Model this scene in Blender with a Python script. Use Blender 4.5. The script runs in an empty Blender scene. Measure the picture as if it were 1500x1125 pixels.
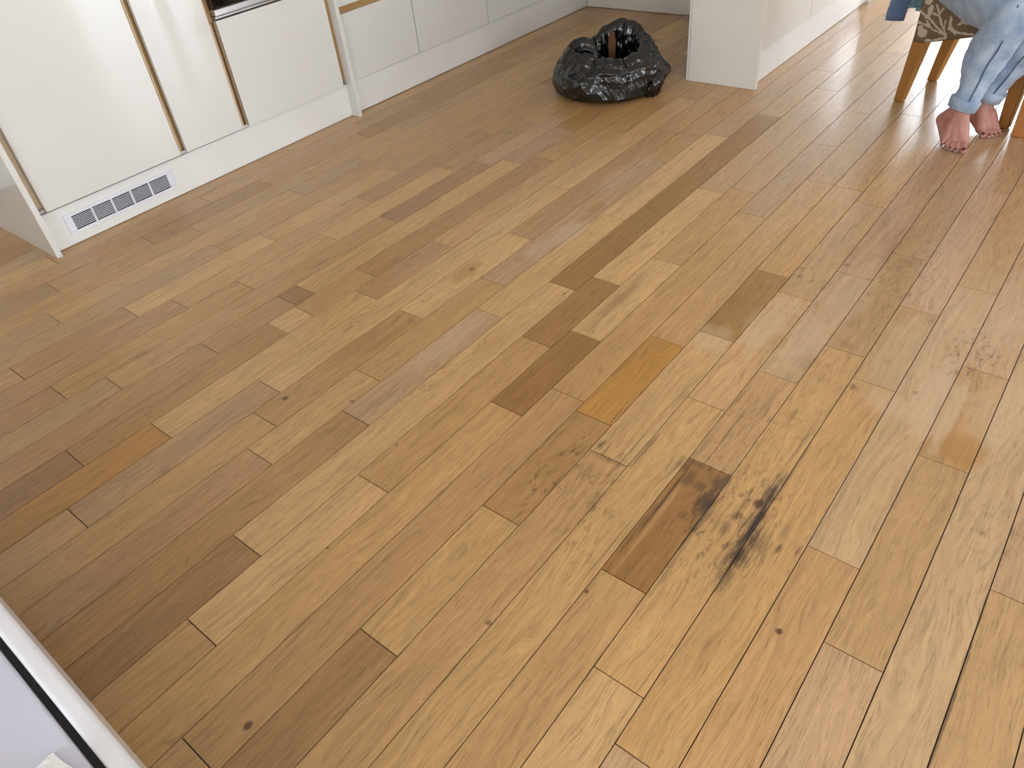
import bpy, bmesh, math, random
from mathutils import Vector, Matrix, noise

# ------------------------------------------------------------------ camera, world, light, exposure
U = 0.11                      # one board width in metres; layout numbers below are in board widths
SC = bpy.context.scene
COL = SC.collection

cam_data = bpy.data.cameras.new("camera")
cam = bpy.data.objects.new("camera", cam_data)
COL.objects.link(cam)
cam_data.sensor_width = 36.0
cam_data.lens = 1077.615 / 1500.0 * 36.0
cam_data.clip_start = 0.01
_r = Vector(((0.7828395, 0.6155755, -0.0907147))).normalized()
_d = Vector(((0.3437962, -0.5494355, -0.761528))).normalized()
_f = Vector(((-0.5186198, 0.5649668, -0.6417523))).normalized()
_m = Matrix((( _r.x, -_d.x, -_f.x, 9.857 * U),
             ( _r.y, -_d.y, -_f.y, 0.0),
             ( _r.z, -_d.z, -_f.z, 12.148 * U),
             (0, 0, 0, 1)))
cam.matrix_world = _m
SC.camera = cam

world = bpy.data.worlds.new("daylight")
SC.world = world
world.use_nodes = True
wb = world.node_tree.nodes["Background"]
wb.inputs["Color"].default_value = (0.86, 0.92, 1.0, 1)      # bright overcast sky, even all round
wb.inputs["Strength"].default_value = 11.0

SC.view_settings.view_transform = 'Standard'
SC.view_settings.look = 'None'
SC.view_settings.gamma = 1.0
SC.view_settings.use_curve_mapping = False
SC.view_settings.exposure = 0.72
SC.cycles.max_bounces = 8
SC.cycles.diffuse_bounces = 4
SC.cycles.glossy_bounces = 4
SC.cycles.transmission_bounces = 4
SC.cycles.sample_clamp_indirect = 8.0
SC.cycles.use_denoising = True

# openings of the room in board widths: the windows below are built in them
# (wall, a0, a1, z0, z1)
OPENINGS = {
    'right': [(-13.0, 10.0, 7.0, 19.5), (37.2, 52.0, 0.6, 19.5)],
    'far':   [(-11.75, -11.0, 4.0, 19.0), (-6.3, 7.5, 0.6, 19.5)],
    'rear':  [(0.0, 14.0, 8.0, 19.5)],  # unseen window, added to brighten the left floor and fronts facing the viewer
}
XR, YF, YB, XL, ZC = 44.0, 78.0, -26.0, -27.2, 22.0

def portal(name, loc, rot, sx, sy):
    l = bpy.data.lights.new(name, 'AREA')
    l.shape = 'RECTANGLE'; l.size = sx; l.size_y = sy
    l.cycles.is_portal = True
    o = bpy.data.objects.new(name, l)
    o.location = loc; o.rotation_euler = rot
    COL.objects.link(o)

for a0, a1, z0, z1 in OPENINGS['right']:
    portal('window_daylight', ((XR + 1.2) * U, (a0 + a1) / 2 * U, (z0 + z1) / 2 * U), (0, math.pi / 2, 0), (z1 - z0) * U, (a1 - a0) * U)
for a0, a1, z0, z1 in OPENINGS['far']:
    portal('window_daylight', ((a0 + a1) / 2 * U, (YF + 1.2) * U, (z0 + z1) / 2 * U), (-math.pi / 2, 0, 0), (a1 - a0) * U, (z1 - z0) * U)
for a0, a1, z0, z1 in OPENINGS['rear']:
    portal('window_daylight', ((a0 + a1) / 2 * U, (YB - 1.2) * U, (z0 + z1) / 2 * U), (math.pi / 2, 0, 0), (a1 - a0) * U, (z1 - z0) * U)

# ------------------------------------------------------------------ helpers
def srgb(r, g, b):
    def f(c):
        c /= 255.0
        return c / 12.92 if c <= 0.04045 else ((c + 0.055) / 1.055) ** 2.4
    return (f(r), f(g), f(b), 1.0)

def new_mat(name):
    m = bpy.data.materials.new(name)
    m.use_nodes = True
    nt = m.node_tree
    return m, nt, nt.nodes["Principled BSDF"]

def N(nt, kind, **kw):
    n = nt.nodes.new(kind)
    for k, v in kw.items():
        setattr(n, k, v)
    return n

def L(nt, a, b):
    nt.links.new(a, b)

def setin(nt, sock, v):
    if hasattr(v, 'is_output'):
        nt.links.new(v, sock)
    else:
        sock.default_value = v

def math_n(nt, op, a, b=None, c=None, clamp=False):
    n = N(nt, 'ShaderNodeMath', operation=op, use_clamp=clamp)
    setin(nt, n.inputs[0], a)
    if b is not None: setin(nt, n.inputs[1], b)
    if c is not None: setin(nt, n.inputs[2], c)
    return n.outputs[0]

def mix_c(nt, fac, a, b, blend='MIX'):
    n = N(nt, 'ShaderNodeMix', data_type='RGBA', blend_type=blend)
    n.clamp_factor = True
    setin(nt, n.inputs[0], fac); setin(nt, n.inputs[6], a); setin(nt, n.inputs[7], b)
    return n.outputs[2]

def maprange(nt, v, a, b, c=0.0, d=1.0, smooth=False):
    n = N(nt, 'ShaderNodeMapRange', interpolation_type='SMOOTHSTEP' if smooth else 'LINEAR')
    n.clamp = True
    setin(nt, n.inputs[0], v)
    for i, x in enumerate((a, b, c, d)):
        n.inputs[i + 1].default_value = x
    return n.outputs[0]

def noise_n(nt, vec, scale=1.0, detail=2.0, rough=0.5, dist=0.0):
    n = N(nt, 'ShaderNodeTexNoise')
    L(nt, vec, n.inputs['Vector'])
    n.inputs['Scale'].default_value = scale
    n.inputs['Detail'].default_value = detail
    n.inputs['Roughness'].default_value = rough
    n.inputs['Distortion'].default_value = dist
    return n.outputs['Fac']

def vmul(nt, vec, xyz):
    n = N(nt, 'ShaderNodeVectorMath', operation='MULTIPLY')
    setin(nt, n.inputs[0], vec); n.inputs[1].default_value = xyz
    return n.outputs[0]

def plain(name, col, rough=0.5, metallic=0.0, spec=0.5, coat=0.0, coat_rough=0.05, var=0.03, vscale=6.0, bump=0.0, bscale=200.0):
    m, nt, b = new_mat(name)
    tc = N(nt, 'ShaderNodeTexCoord').outputs['Object']
    n1 = noise_n(nt, tc, vscale, 3.0)
    f = maprange(nt, n1, 0.3, 0.7, 1.0 - var, 1.0 + var)
    mx = N(nt, 'ShaderNodeVectorMath', operation='SCALE')
    mx.inputs[0].default_value = col[:3]
    L(nt, f, mx.inputs['Scale'])
    L(nt, mx.outputs[0], b.inputs['Base Color'])
    b.inputs['Roughness'].default_value = rough
    b.inputs['Metallic'].default_value = metallic
    b.inputs['Specular IOR Level'].default_value = spec
    b.inputs['Coat Weight'].default_value = coat
    b.inputs['Coat Roughness'].default_value = coat_rough
    if bump > 0:
        bn = N(nt, 'ShaderNodeBump')
        bn.inputs['Strength'].default_value = bump
        bn.inputs['Distance'].default_value = 0.001
        L(nt, noise_n(nt, tc, bscale, 2.0), bn.inputs['Height'])
        L(nt, bn.outputs[0], b.inputs['Normal'])
    return m

def link(name, me, mat=None, parent=None, smooth=False):
    o = bpy.data.objects.new(name, me)
    COL.objects.link(o)
    if mat is not None:
        me.materials.append(mat)
    if parent is not None:
        o.parent = parent
    if smooth:
        for p in me.polygons: p.use_smooth = True
    return o

def tag(o, label=None, cat=None, group=None, kind=None):
    if label: o['label'] = label
    if cat: o['category'] = cat
    if group: o['group'] = group
    if kind: o['kind'] = kind
    return o

def thing(name, loc, label, cat, group=None, kind=None):
    """An Empty at the thing's base; parts are modelled in world space relative to it."""
    o = bpy.data.objects.new(name, None)
    o.empty_display_size = 0.05
    o.location = Vector(loc) * U
    COL.objects.link(o)
    tag(o, label, cat, group, kind)
    return o

def origin_of(parent):
    v = Vector((0, 0, 0))
    while parent is not None:
        v += parent.location
        parent = parent.parent
    return v

def box(name, x0, x1, y0, y1, z0, z1, mat, parent=None, bev=0.0012, seg=2):
    """Axis-aligned bevelled box, limits in board widths."""
    bm = bmesh.new()
    bmesh.ops.create_cube(bm, size=1.0)
    s = Vector((x1 - x0, y1 - y0, z1 - z0)) * U
    c = Vector((x0 + x1, y0 + y1, z0 + z1)) * U / 2
    for v in bm.verts:
        v.co = Vector((v.co.x * s.x, v.co.y * s.y, v.co.z * s.z))
    if bev > 0:
        bmesh.ops.bevel(bm, geom=list(bm.edges), offset=min(bev, min(s) * 0.3), segments=seg, profile=0.5, affect='EDGES')
    me = bpy.data.meshes.new(name)
    bm.to_mesh(me); bm.free()
    o = link(name, me, mat, parent)
    o.location = c - (origin_of(parent) if parent else Vector((0, 0, 0)))
    return o

def from_pts(name, verts, faces, mat, parent=None, smooth=False):
    """Mesh from world-space points (metres), re-expressed in the parent's frame."""
    off = origin_of(parent) if parent else Vector((0, 0, 0))
    me = bpy.data.meshes.new(name)
    if parent is None:
        n = len(verts); cx = sum(v[0] for v in verts) / n; cy = sum(v[1] for v in verts) / n; cz = min(v[2] for v in verts)
        off = Vector((cx, cy, cz))
    me.from_pydata([tuple(Vector(v) - off) for v in verts], [], faces)
    me.update()
    bm = bmesh.new(); bm.from_mesh(me)
    bmesh.ops.recalc_face_normals(bm, faces=bm.faces)
    bm.to_mesh(me); bm.free()
    o = link(name, me, mat, parent, smooth)
    if parent is None:
        o.location = off
    return o

def loft(name, secs, mat, parent=None, n=24, smooth=True, disp=None, cap=True):
    """secs: (centre, axis_a, axis_b) in board widths, superellipse-free rings joined."""
    verts, faces = [], []
    for i, (c, a, b) in enumerate(secs):
        c = Vector(c); a = Vector(a); b = Vector(b)
        for k in range(n):
            t = 2 * math.pi * k / n
            p = (c + a * math.cos(t) + b * math.sin(t)) * U
            if disp: p = p + (p - c * U).normalized() * disp(i, t, p)
            verts.append(p)
    for i in range(len(secs) - 1):
        for k in range(n):
            k2 = (k + 1) % n
            faces.append((i * n + k, i * n + k2, (i + 1) * n + k2, (i + 1) * n + k))
    if cap:
        faces.append(tuple(range(n - 1, -1, -1)))
        faces.append(tuple((len(secs) - 1) * n + k for k in range(n)))
    return from_pts(name, verts, faces, mat, parent, smooth)

def path_loft(name, pts, radii, mat, parent=None, n=24, sub=6, flat=1.0, up=(0, 0, 1), disp=None, cap=True):
    """Smooth tube through pts (board widths) with radius per point (Catmull-Rom)."""
    P = [Vector(p) for p in pts]
    def cr(a, b, c, d, t):
        return 0.5 * ((2 * b) + (c - a) * t + (2 * a - 5 * b + 4 * c - d) * t * t + (3 * b - a - 3 * c + d) * t ** 3)
    C, Rr = [], []
    m = len(P)
    for i in range(m - 1):
        a, b, c, d = P[max(i - 1, 0)], P[i], P[i + 1], P[min(i + 2, m - 1)]
        ra, rb, rc, rd = radii[max(i - 1, 0)], radii[i], radii[i + 1], radii[min(i + 2, m - 1)]
        for s in range(sub):
            t = s / sub
            C.append(cr(a, b, c, d, t)); Rr.append(cr(ra, rb, rc, rd, t))
    C.append(P[-1]); Rr.append(radii[-1])
    secs = []
    prev = Vector(up)
    for i, c in enumerate(C):
        tan = (C[min(i + 1, len(C) - 1)] - C[max(i - 1, 0)]).normalized()
        a = (prev - tan * prev.dot(tan)).normalized()
        prev = a
        b = tan.cross(a)
        secs.append((c, a * Rr[i], b * Rr[i] * flat))
    return loft(name, secs, mat, parent, n=n, disp=disp, cap=cap)

def blob(name, caps, mat, parent=None, voxel=0.004, smooth_it=6):
    """Tapered capsules (p, r, q, s) in board widths fused into one continuous skin."""
    vs, fs = [], []
    SEG, RNG = 20, 6
    for p, r, q, s in caps:
        p = Vector(p) * U; q = Vector(q) * U; r *= U; s *= U
        ax = q - p
        d = ax.length
        z = ax / d if d > 1e-6 else Vector((0, 0, 1))
        a = z.orthogonal().normalized(); b = z.cross(a)
        k = max(-0.95, min(0.95, (r - s) / d)) if d > 1e-6 else 0.0
        ph = math.asin(k)                       # both spheres share this tangent latitude
        rings = [(p, r, -math.pi / 2 + (ph + math.pi / 2) * i / RNG) for i in range(1, RNG + 1)] + [(q, s, ph + (math.pi / 2 - ph) * i / RNG) for i in range(0, RNG)]
        i0 = len(vs)
        vs.append(p - z * r)
        for c, rr, la in rings:
            for m in range(SEG):
                t = 2 * math.pi * m / SEG
                vs.append(c + (a * math.cos(t) + b * math.sin(t)) * rr * math.cos(la) + z * rr * math.sin(la))
        vs.append(q + z * s)
        n = len(rings)
        for m in range(SEG):
            m2 = (m + 1) % SEG
            fs.append((i0, i0 + 1 + m2, i0 + 1 + m))
            for e in range(n - 1):
                o = i0 + 1 + e * SEG
                fs.append((o + m, o + m2, o + SEG + m2, o + SEG + m))
            o = i0 + 1 + (n - 1) * SEG
            fs.append((o + m, o + m2, len(vs) - 1))
    me = bpy.data.meshes.new(name)
    me.from_pydata(vs, [], fs); me.update()
    tmp = bpy.data.objects.new(name + "_tmp", me)
    COL.objects.link(tmp)
    md = tmp.modifiers.new("r", 'REMESH'); md.mode = 'VOXEL'; md.voxel_size = voxel
    sm = tmp.modifiers.new("s", 'SMOOTH'); sm.factor = 0.5; sm.iterations = smooth_it
    dg = bpy.context.evaluated_depsgraph_get()
    me2 = bpy.data.meshes.new_from_object(tmp.evaluated_get(dg))
    bpy.data.objects.remove(tmp)
    me2.name = name
    off = origin_of(parent) if parent else Vector((0, 0, 0))
    for v in me2.vertices: v.co -= off
    me2.materials.clear()
    return link(name, me2, mat, parent, True)
# ------------------------------------------------------------------ materials
WHITE = plain("white_gloss_lacquer", srgb(224, 224, 220), rough=0.25, spec=0.5, coat=1.0, coat_rough=0.03, var=0.012, vscale=1.5)
WHITE_PLINTH = plain("white_satin_plinth", srgb(232, 232, 229), rough=0.3, coat=0.15, coat_rough=0.1, var=0.02, vscale=4)
PANEL_GREY = plain("offwhite_panel", srgb(226, 222, 214), rough=0.3, coat=0.2, coat_rough=0.08, var=0.012, vscale=2)
CHANNEL = plain("tan_channel", srgb(160, 132, 96), rough=0.4, var=0.06, vscale=20)
CHANNEL_LIGHT = plain("pale_beech_edging", srgb(206, 182, 152), rough=0.4, var=0.04, vscale=20)
CHANNEL_DARK = plain("bronze_channel", srgb(172, 136, 86), rough=0.35, var=0.06, vscale=20)
METAL = plain("brushed_steel", srgb(205, 205, 210), rough=0.28, metallic=0.9, var=0.04, vscale=30)
BLACK_GLASS = plain("black_oven_glass", srgb(6, 6, 8), rough=0.06, spec=0.5, coat=0.3, var=0.0)
VENT_WHITE = plain("white_vent_plastic", srgb(226, 228, 238), rough=0.35, var=0.01)
VENT_DARK = plain("dark_vent_inside", srgb(12, 13, 22), rough=0.8, var=0.05)
SUBFLOOR = plain("dark_joint", srgb(46, 32, 20), rough=0.9, var=0.2, vscale=30)
WALL = plain("white_wall_paint", srgb(228, 226, 220), rough=0.75, var=0.015, vscale=3, bump=0.1)
CEIL = plain("white_ceiling_paint", srgb(236, 235, 232), rough=0.8, var=0.01)
FRAME = plain("white_window_frame", srgb(232, 233, 233), rough=0.35, var=0.01)
SKIRT = plain("white_skirting_gloss", srgb(226, 224, 218), rough=0.35, var=0.01)
WORKTOP = plain("pale_stone_worktop", srgb(210, 206, 198), rough=0.3, var=0.06, vscale=60)
APPL = plain("white_enamel", srgb(222, 222, 226), rough=0.25, coat=0.3, coat_rough=0.06, var=0.01)
APPL_TOP = plain("pale_lilac_top", srgb(198, 198, 212), rough=0.45, var=0.02, vscale=5)
RUBBER = plain("black_rubber_seal", srgb(8, 7, 9), rough=0.6, var=0.05)
PLINTH_STRIP = plain("grey_plinth_strip", srgb(214, 214, 214), rough=0.5, var=0.02)
PAPER = plain("white_crumpled_sheet", srgb(246, 248, 248), rough=0.5, var=0.02)
CARD = plain("brown_cardboard", srgb(92, 58, 30), rough=0.9, var=0.08, vscale=30)

def glass_mat():
    m, nt, b = new_mat("clear_window_glass")
    out = nt.nodes["Material Output"]
    tr = N(nt, 'ShaderNodeBsdfTransparent'); gl = N(nt, 'ShaderNodeBsdfGlossy')
    gl.inputs['Roughness'].default_value = 0.02
    tr.inputs['Color'].default_value = (0.97, 0.98, 0.98, 1)
    mx = N(nt, 'ShaderNodeMixShader'); mx.inputs[0].default_value = 0.05
    L(nt, tr.outputs[0], mx.inputs[1]); L(nt, gl.outputs[0], mx.inputs[2]); L(nt, mx.outputs[0], out.inputs['Surface'])
    return m
GLASS = glass_mat()

# ---- oak: one recipe, per-board tint from the object's colour, marks by their own place on the floor
def oak(name, marks=()):
    m, nt, b = new_mat(name)
    geo = N(nt, 'ShaderNodeNewGeometry').outputs['Position']
    oi = N(nt, 'ShaderNodeObjectInfo')
    rnd = oi.outputs['Random']
    rows = vmul(nt, geo, (1 / U, 1 / U, 1 / U))
    offs = N(nt, 'ShaderNodeCombineXYZ')
    L(nt, math_n(nt, 'MULTIPLY', rnd, 37.0), offs.inputs[0])
    L(nt, math_n(nt, 'MULTIPLY', rnd, 91.0), offs.inputs[1])
    L(nt, math_n(nt, 'MULTIPLY', rnd, 53.0), offs.inputs[2])
    va = N(nt, 'ShaderNodeVectorMath', operation='ADD')
    L(nt, rows, va.inputs[0]); L(nt, offs.outputs[0], va.inputs[1])
    v = va.outputs[0]
    # slow warp so that the grain wanders into cathedrals
    warp = noise_n(nt, vmul(nt, v, (1.3, 0.28, 1)), 1.0, 2.0)
    w2 = math_n(nt, 'MULTIPLY', math_n(nt, 'SUBTRACT', warp, 0.5), 0.9)
    sep = N(nt, 'ShaderNodeSeparateXYZ'); L(nt, v, sep.inputs[0])
    xw = math_n(nt, 'ADD', sep.outputs[0], w2)
    cv = N(nt, 'ShaderNodeCombineXYZ')
    L(nt, xw, cv.inputs[0]); L(nt, sep.outputs[1], cv.inputs[1]); L(nt, sep.outputs[2], cv.inputs[2])
    vw = cv.outputs[0]
    broad = noise_n(nt, vmul(nt, v, (1.6, 0.30, 1)), 1.0, 3.0, 0.55)          # cloudy tone inside a board
    streak = noise_n(nt, vmul(nt, vw, (9.0, 0.35, 1)), 1.0, 4.0, 0.6)         # early / late wood
    fine = noise_n(nt, vmul(nt, vw, (38.0, 1.3, 1)), 1.0, 3.0, 0.6)
    pore = noise_n(nt, vmul(nt, v, (64.0, 4.5, 1)), 1.0, 2.0, 0.6)
    mott = noise_n(nt, vmul(nt, v, (7.0, 3.5, 1)), 1.0, 3.0, 0.6)
    line = noise_n(nt, vmul(nt, vw, (26.0, 0.7, 1)), 1.0, 3.0, 0.65)         # long dark growth lines
    dash = noise_n(nt, vmul(nt, v, (30.0, 1.8, 1)), 1.0, 3.0, 0.6)       # short open pores
    ring = N(nt, 'ShaderNodeTexWave', wave_type='BANDS', bands_direction='X')
    L(nt, vmul(nt, vw, (1.0, 0.10, 0)), ring.inputs['Vector'])
    ring.inputs['Scale'].default_value = 1.3; ring.inputs['Distortion'].default_value = 2.5; ring.inputs['Detail'].default_value = 2.0; ring.inputs['Detail Scale'].default_value = 1.0
    tint = oi.outputs['Color']
    k = math_n(nt, 'ADD', maprange(nt, broad, 0.3, 0.7, 0.92, 1.07),
               math_n(nt, 'ADD', maprange(nt, streak, 0.3, 0.7, -0.08, 0.06), maprange(nt, fine, 0.3, 0.7, -0.10, 0.08)))
    k = math_n(nt, 'ADD', k, maprange(nt, mott, 0.3, 0.7, -0.04, 0.04))
    k = math_n(nt, 'SUBTRACT', k, maprange(nt, pore, 0.58, 0.72, 0.0, 0.26))
    k = math_n(nt, 'SUBTRACT', k, maprange(nt, line, 0.53, 0.68, 0.0, 0.26))
    k = math_n(nt, 'SUBTRACT', k, maprange(nt, dash, 0.56, 0.68, 0.0, 0.24))
    k = math_n(nt, 'ADD', k, maprange(nt, ring.outputs['Fac'], 0.0, 1.0, -0.035, 0.035))
    k = math_n(nt, 'ADD', k, 0.10)
    sc = N(nt, 'ShaderNodeVectorMath', operation='SCALE')
    L(nt, tint, sc.inputs[0]); L(nt, k, sc.inputs['Scale'])
    col = sc.outputs[0]
    # darker grain is a touch redder
    col = mix_c(nt, maprange(nt, streak, 0.5, 0.25, 0.0, 0.45), col, (0.93, 0.88, 0.80, 1), 'MULTIPLY')
    rough = maprange(nt, broad, 0.3, 0.7, 0.36, 0.46)
    if marks:
        wob = noise_n(nt, vmul(nt, rows, (3.2, 1.6, 1)), 1.0, 4.0, 0.65)
        wob2 = noise_n(nt, vmul(nt, rows, (12.0, 1.0, 1)), 1.0, 4.0, 0.75)
        by = {}
        for (t, X, Y, ax, ay, s) in marks:
            sub = N(nt, 'ShaderNodeVectorMath', operation='SUBTRACT')
            L(nt, rows, sub.inputs[0]); sub.inputs[1].default_value = (X, Y, 0)
            ln = N(nt, 'ShaderNodeVectorMath', operation='LENGTH')
            L(nt, vmul(nt, sub.outputs[0], (1 / max(ax, .01), 1 / max(ay, .01), 0)), ln.inputs[0])
            d = ln.outputs['Value']
            if t in ('dark', 'amber', 'wear', 'brown', 'light'):
                d = math_n(nt, 'ADD', d, math_n(nt, 'MULTIPLY', math_n(nt, 'SUBTRACT', wob, 0.5), 1.5))
            if t == 'dark':
                d = math_n(nt, 'ADD', d, math_n(nt, 'MULTIPLY', math_n(nt, 'SUBTRACT', wob2, 0.5), 3.0))
            if t == 'ink':
                d = math_n(nt, 'ADD', d, math_n(nt, 'MULTIPLY', math_n(nt, 'SUBTRACT', wob2, 0.5), 0.9))
            if t == 'knot':
                d = math_n(nt, 'ADD', d, math_n(nt, 'MULTIPLY', math_n(nt, 'SUBTRACT', wob2, 0.5), .8))
            edge = {'ink': (1.2, 0.2), 'dark': (1.15, 0.1), 'amber': (1.1, 0.6), 'wear': (1.2, 0.55), 'brown': (1.2, 0.3), 'speck': (1.3, 0.4), 'knot': (1.0, 0.35), 'light': (1.2, 0.2)}[t]
            mk = math_n(nt, 'MULTIPLY', maprange(nt, d, edge[0], edge[1], 0, 1, True), s)
            by[t] = mk if t not in by else math_n(nt, 'MAXIMUM', by[t], mk)
        if 'light' in by:
            col = mix_c(nt, math_n(nt, 'MULTIPLY', by['light'], 0.5), col, srgb(212, 170, 116))
        if 'wear' in by:
            col = mix_c(nt, math_n(nt, 'MULTIPLY', by['wear'], 0.55), col, srgb(206, 180, 150))
            rough = math_n(nt, 'ADD', rough, math_n(nt, 'MULTIPLY', by['wear'], 0.12))
        if 'amber' in by:
            col = mix_c(nt, math_n(nt, 'MULTIPLY', by['amber'], 0.55), col, srgb(168, 118, 52))
        if 'brown' in by:
            col = mix_c(nt, math_n(nt, 'MULTIPLY', by['brown'], 0.5), col, srgb(136, 96, 58))
        if 'speck' in by:
            sp = noise_n(nt, vmul(nt, rows, (8.0, 3.6, 1)), 1.0, 3.0, 0.6, 0.4)
            col = mix_c(nt, math_n(nt, 'MULTIPLY', math_n(nt, 'MULTIPLY', by['speck'], maprange(nt, sp, 0.54, 0.66)), 0.8), col, srgb(92, 66, 42))
        if 'dark' in by:
            col = mix_c(nt, math_n(nt, 'MULTIPLY', by['dark'], 0.86), col, srgb(52, 42, 37))
        if 'ink' in by:
            col = mix_c(nt, math_n(nt, 'MULTIPLY', by['ink'], 0.9), col, srgb(38, 30, 27))
        if 'knot' in by:
            col = mix_c(nt, math_n(nt, 'MULTIPLY', by['knot'], 0.85), col, srgb(70, 46, 30))
    L(nt, col, b.inputs['Base Color'])
    L(nt, rough, b.inputs['Roughness'])
    b.inputs['Specular IOR Level'].default_value = 0.35
    b.inputs['Coat Weight'].default_value = 0.42
    b.inputs['Coat Roughness'].default_value = 0.17
    bn = N(nt, 'ShaderNodeBump')
    bn.inputs['Strength'].default_value = 0.22
    bn.inputs['Distance'].default_value = 0.0006
    L(nt, math_n(nt, 'SUBTRACT', math_n(nt, 'ADD', streak, math_n(nt, 'MULTIPLY', fine, 0.5)), math_n(nt, 'MULTIPLY', maprange(nt, pore, 0.6, 0.74), 0.6)), bn.inputs['Height'])
    L(nt, bn.outputs[0], b.inputs['Normal'])
    return m

# ------------------------------------------------------------------ floor
sub = box('floor', XL - 1, XR + 1, YB - 1, YF + 1, -2.0, -0.05, SUBFLOOR, None, bev=0)
tag(sub, 'oak strip floor of tan boards with dark joints and worn patches', None, None, 'structure')

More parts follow.
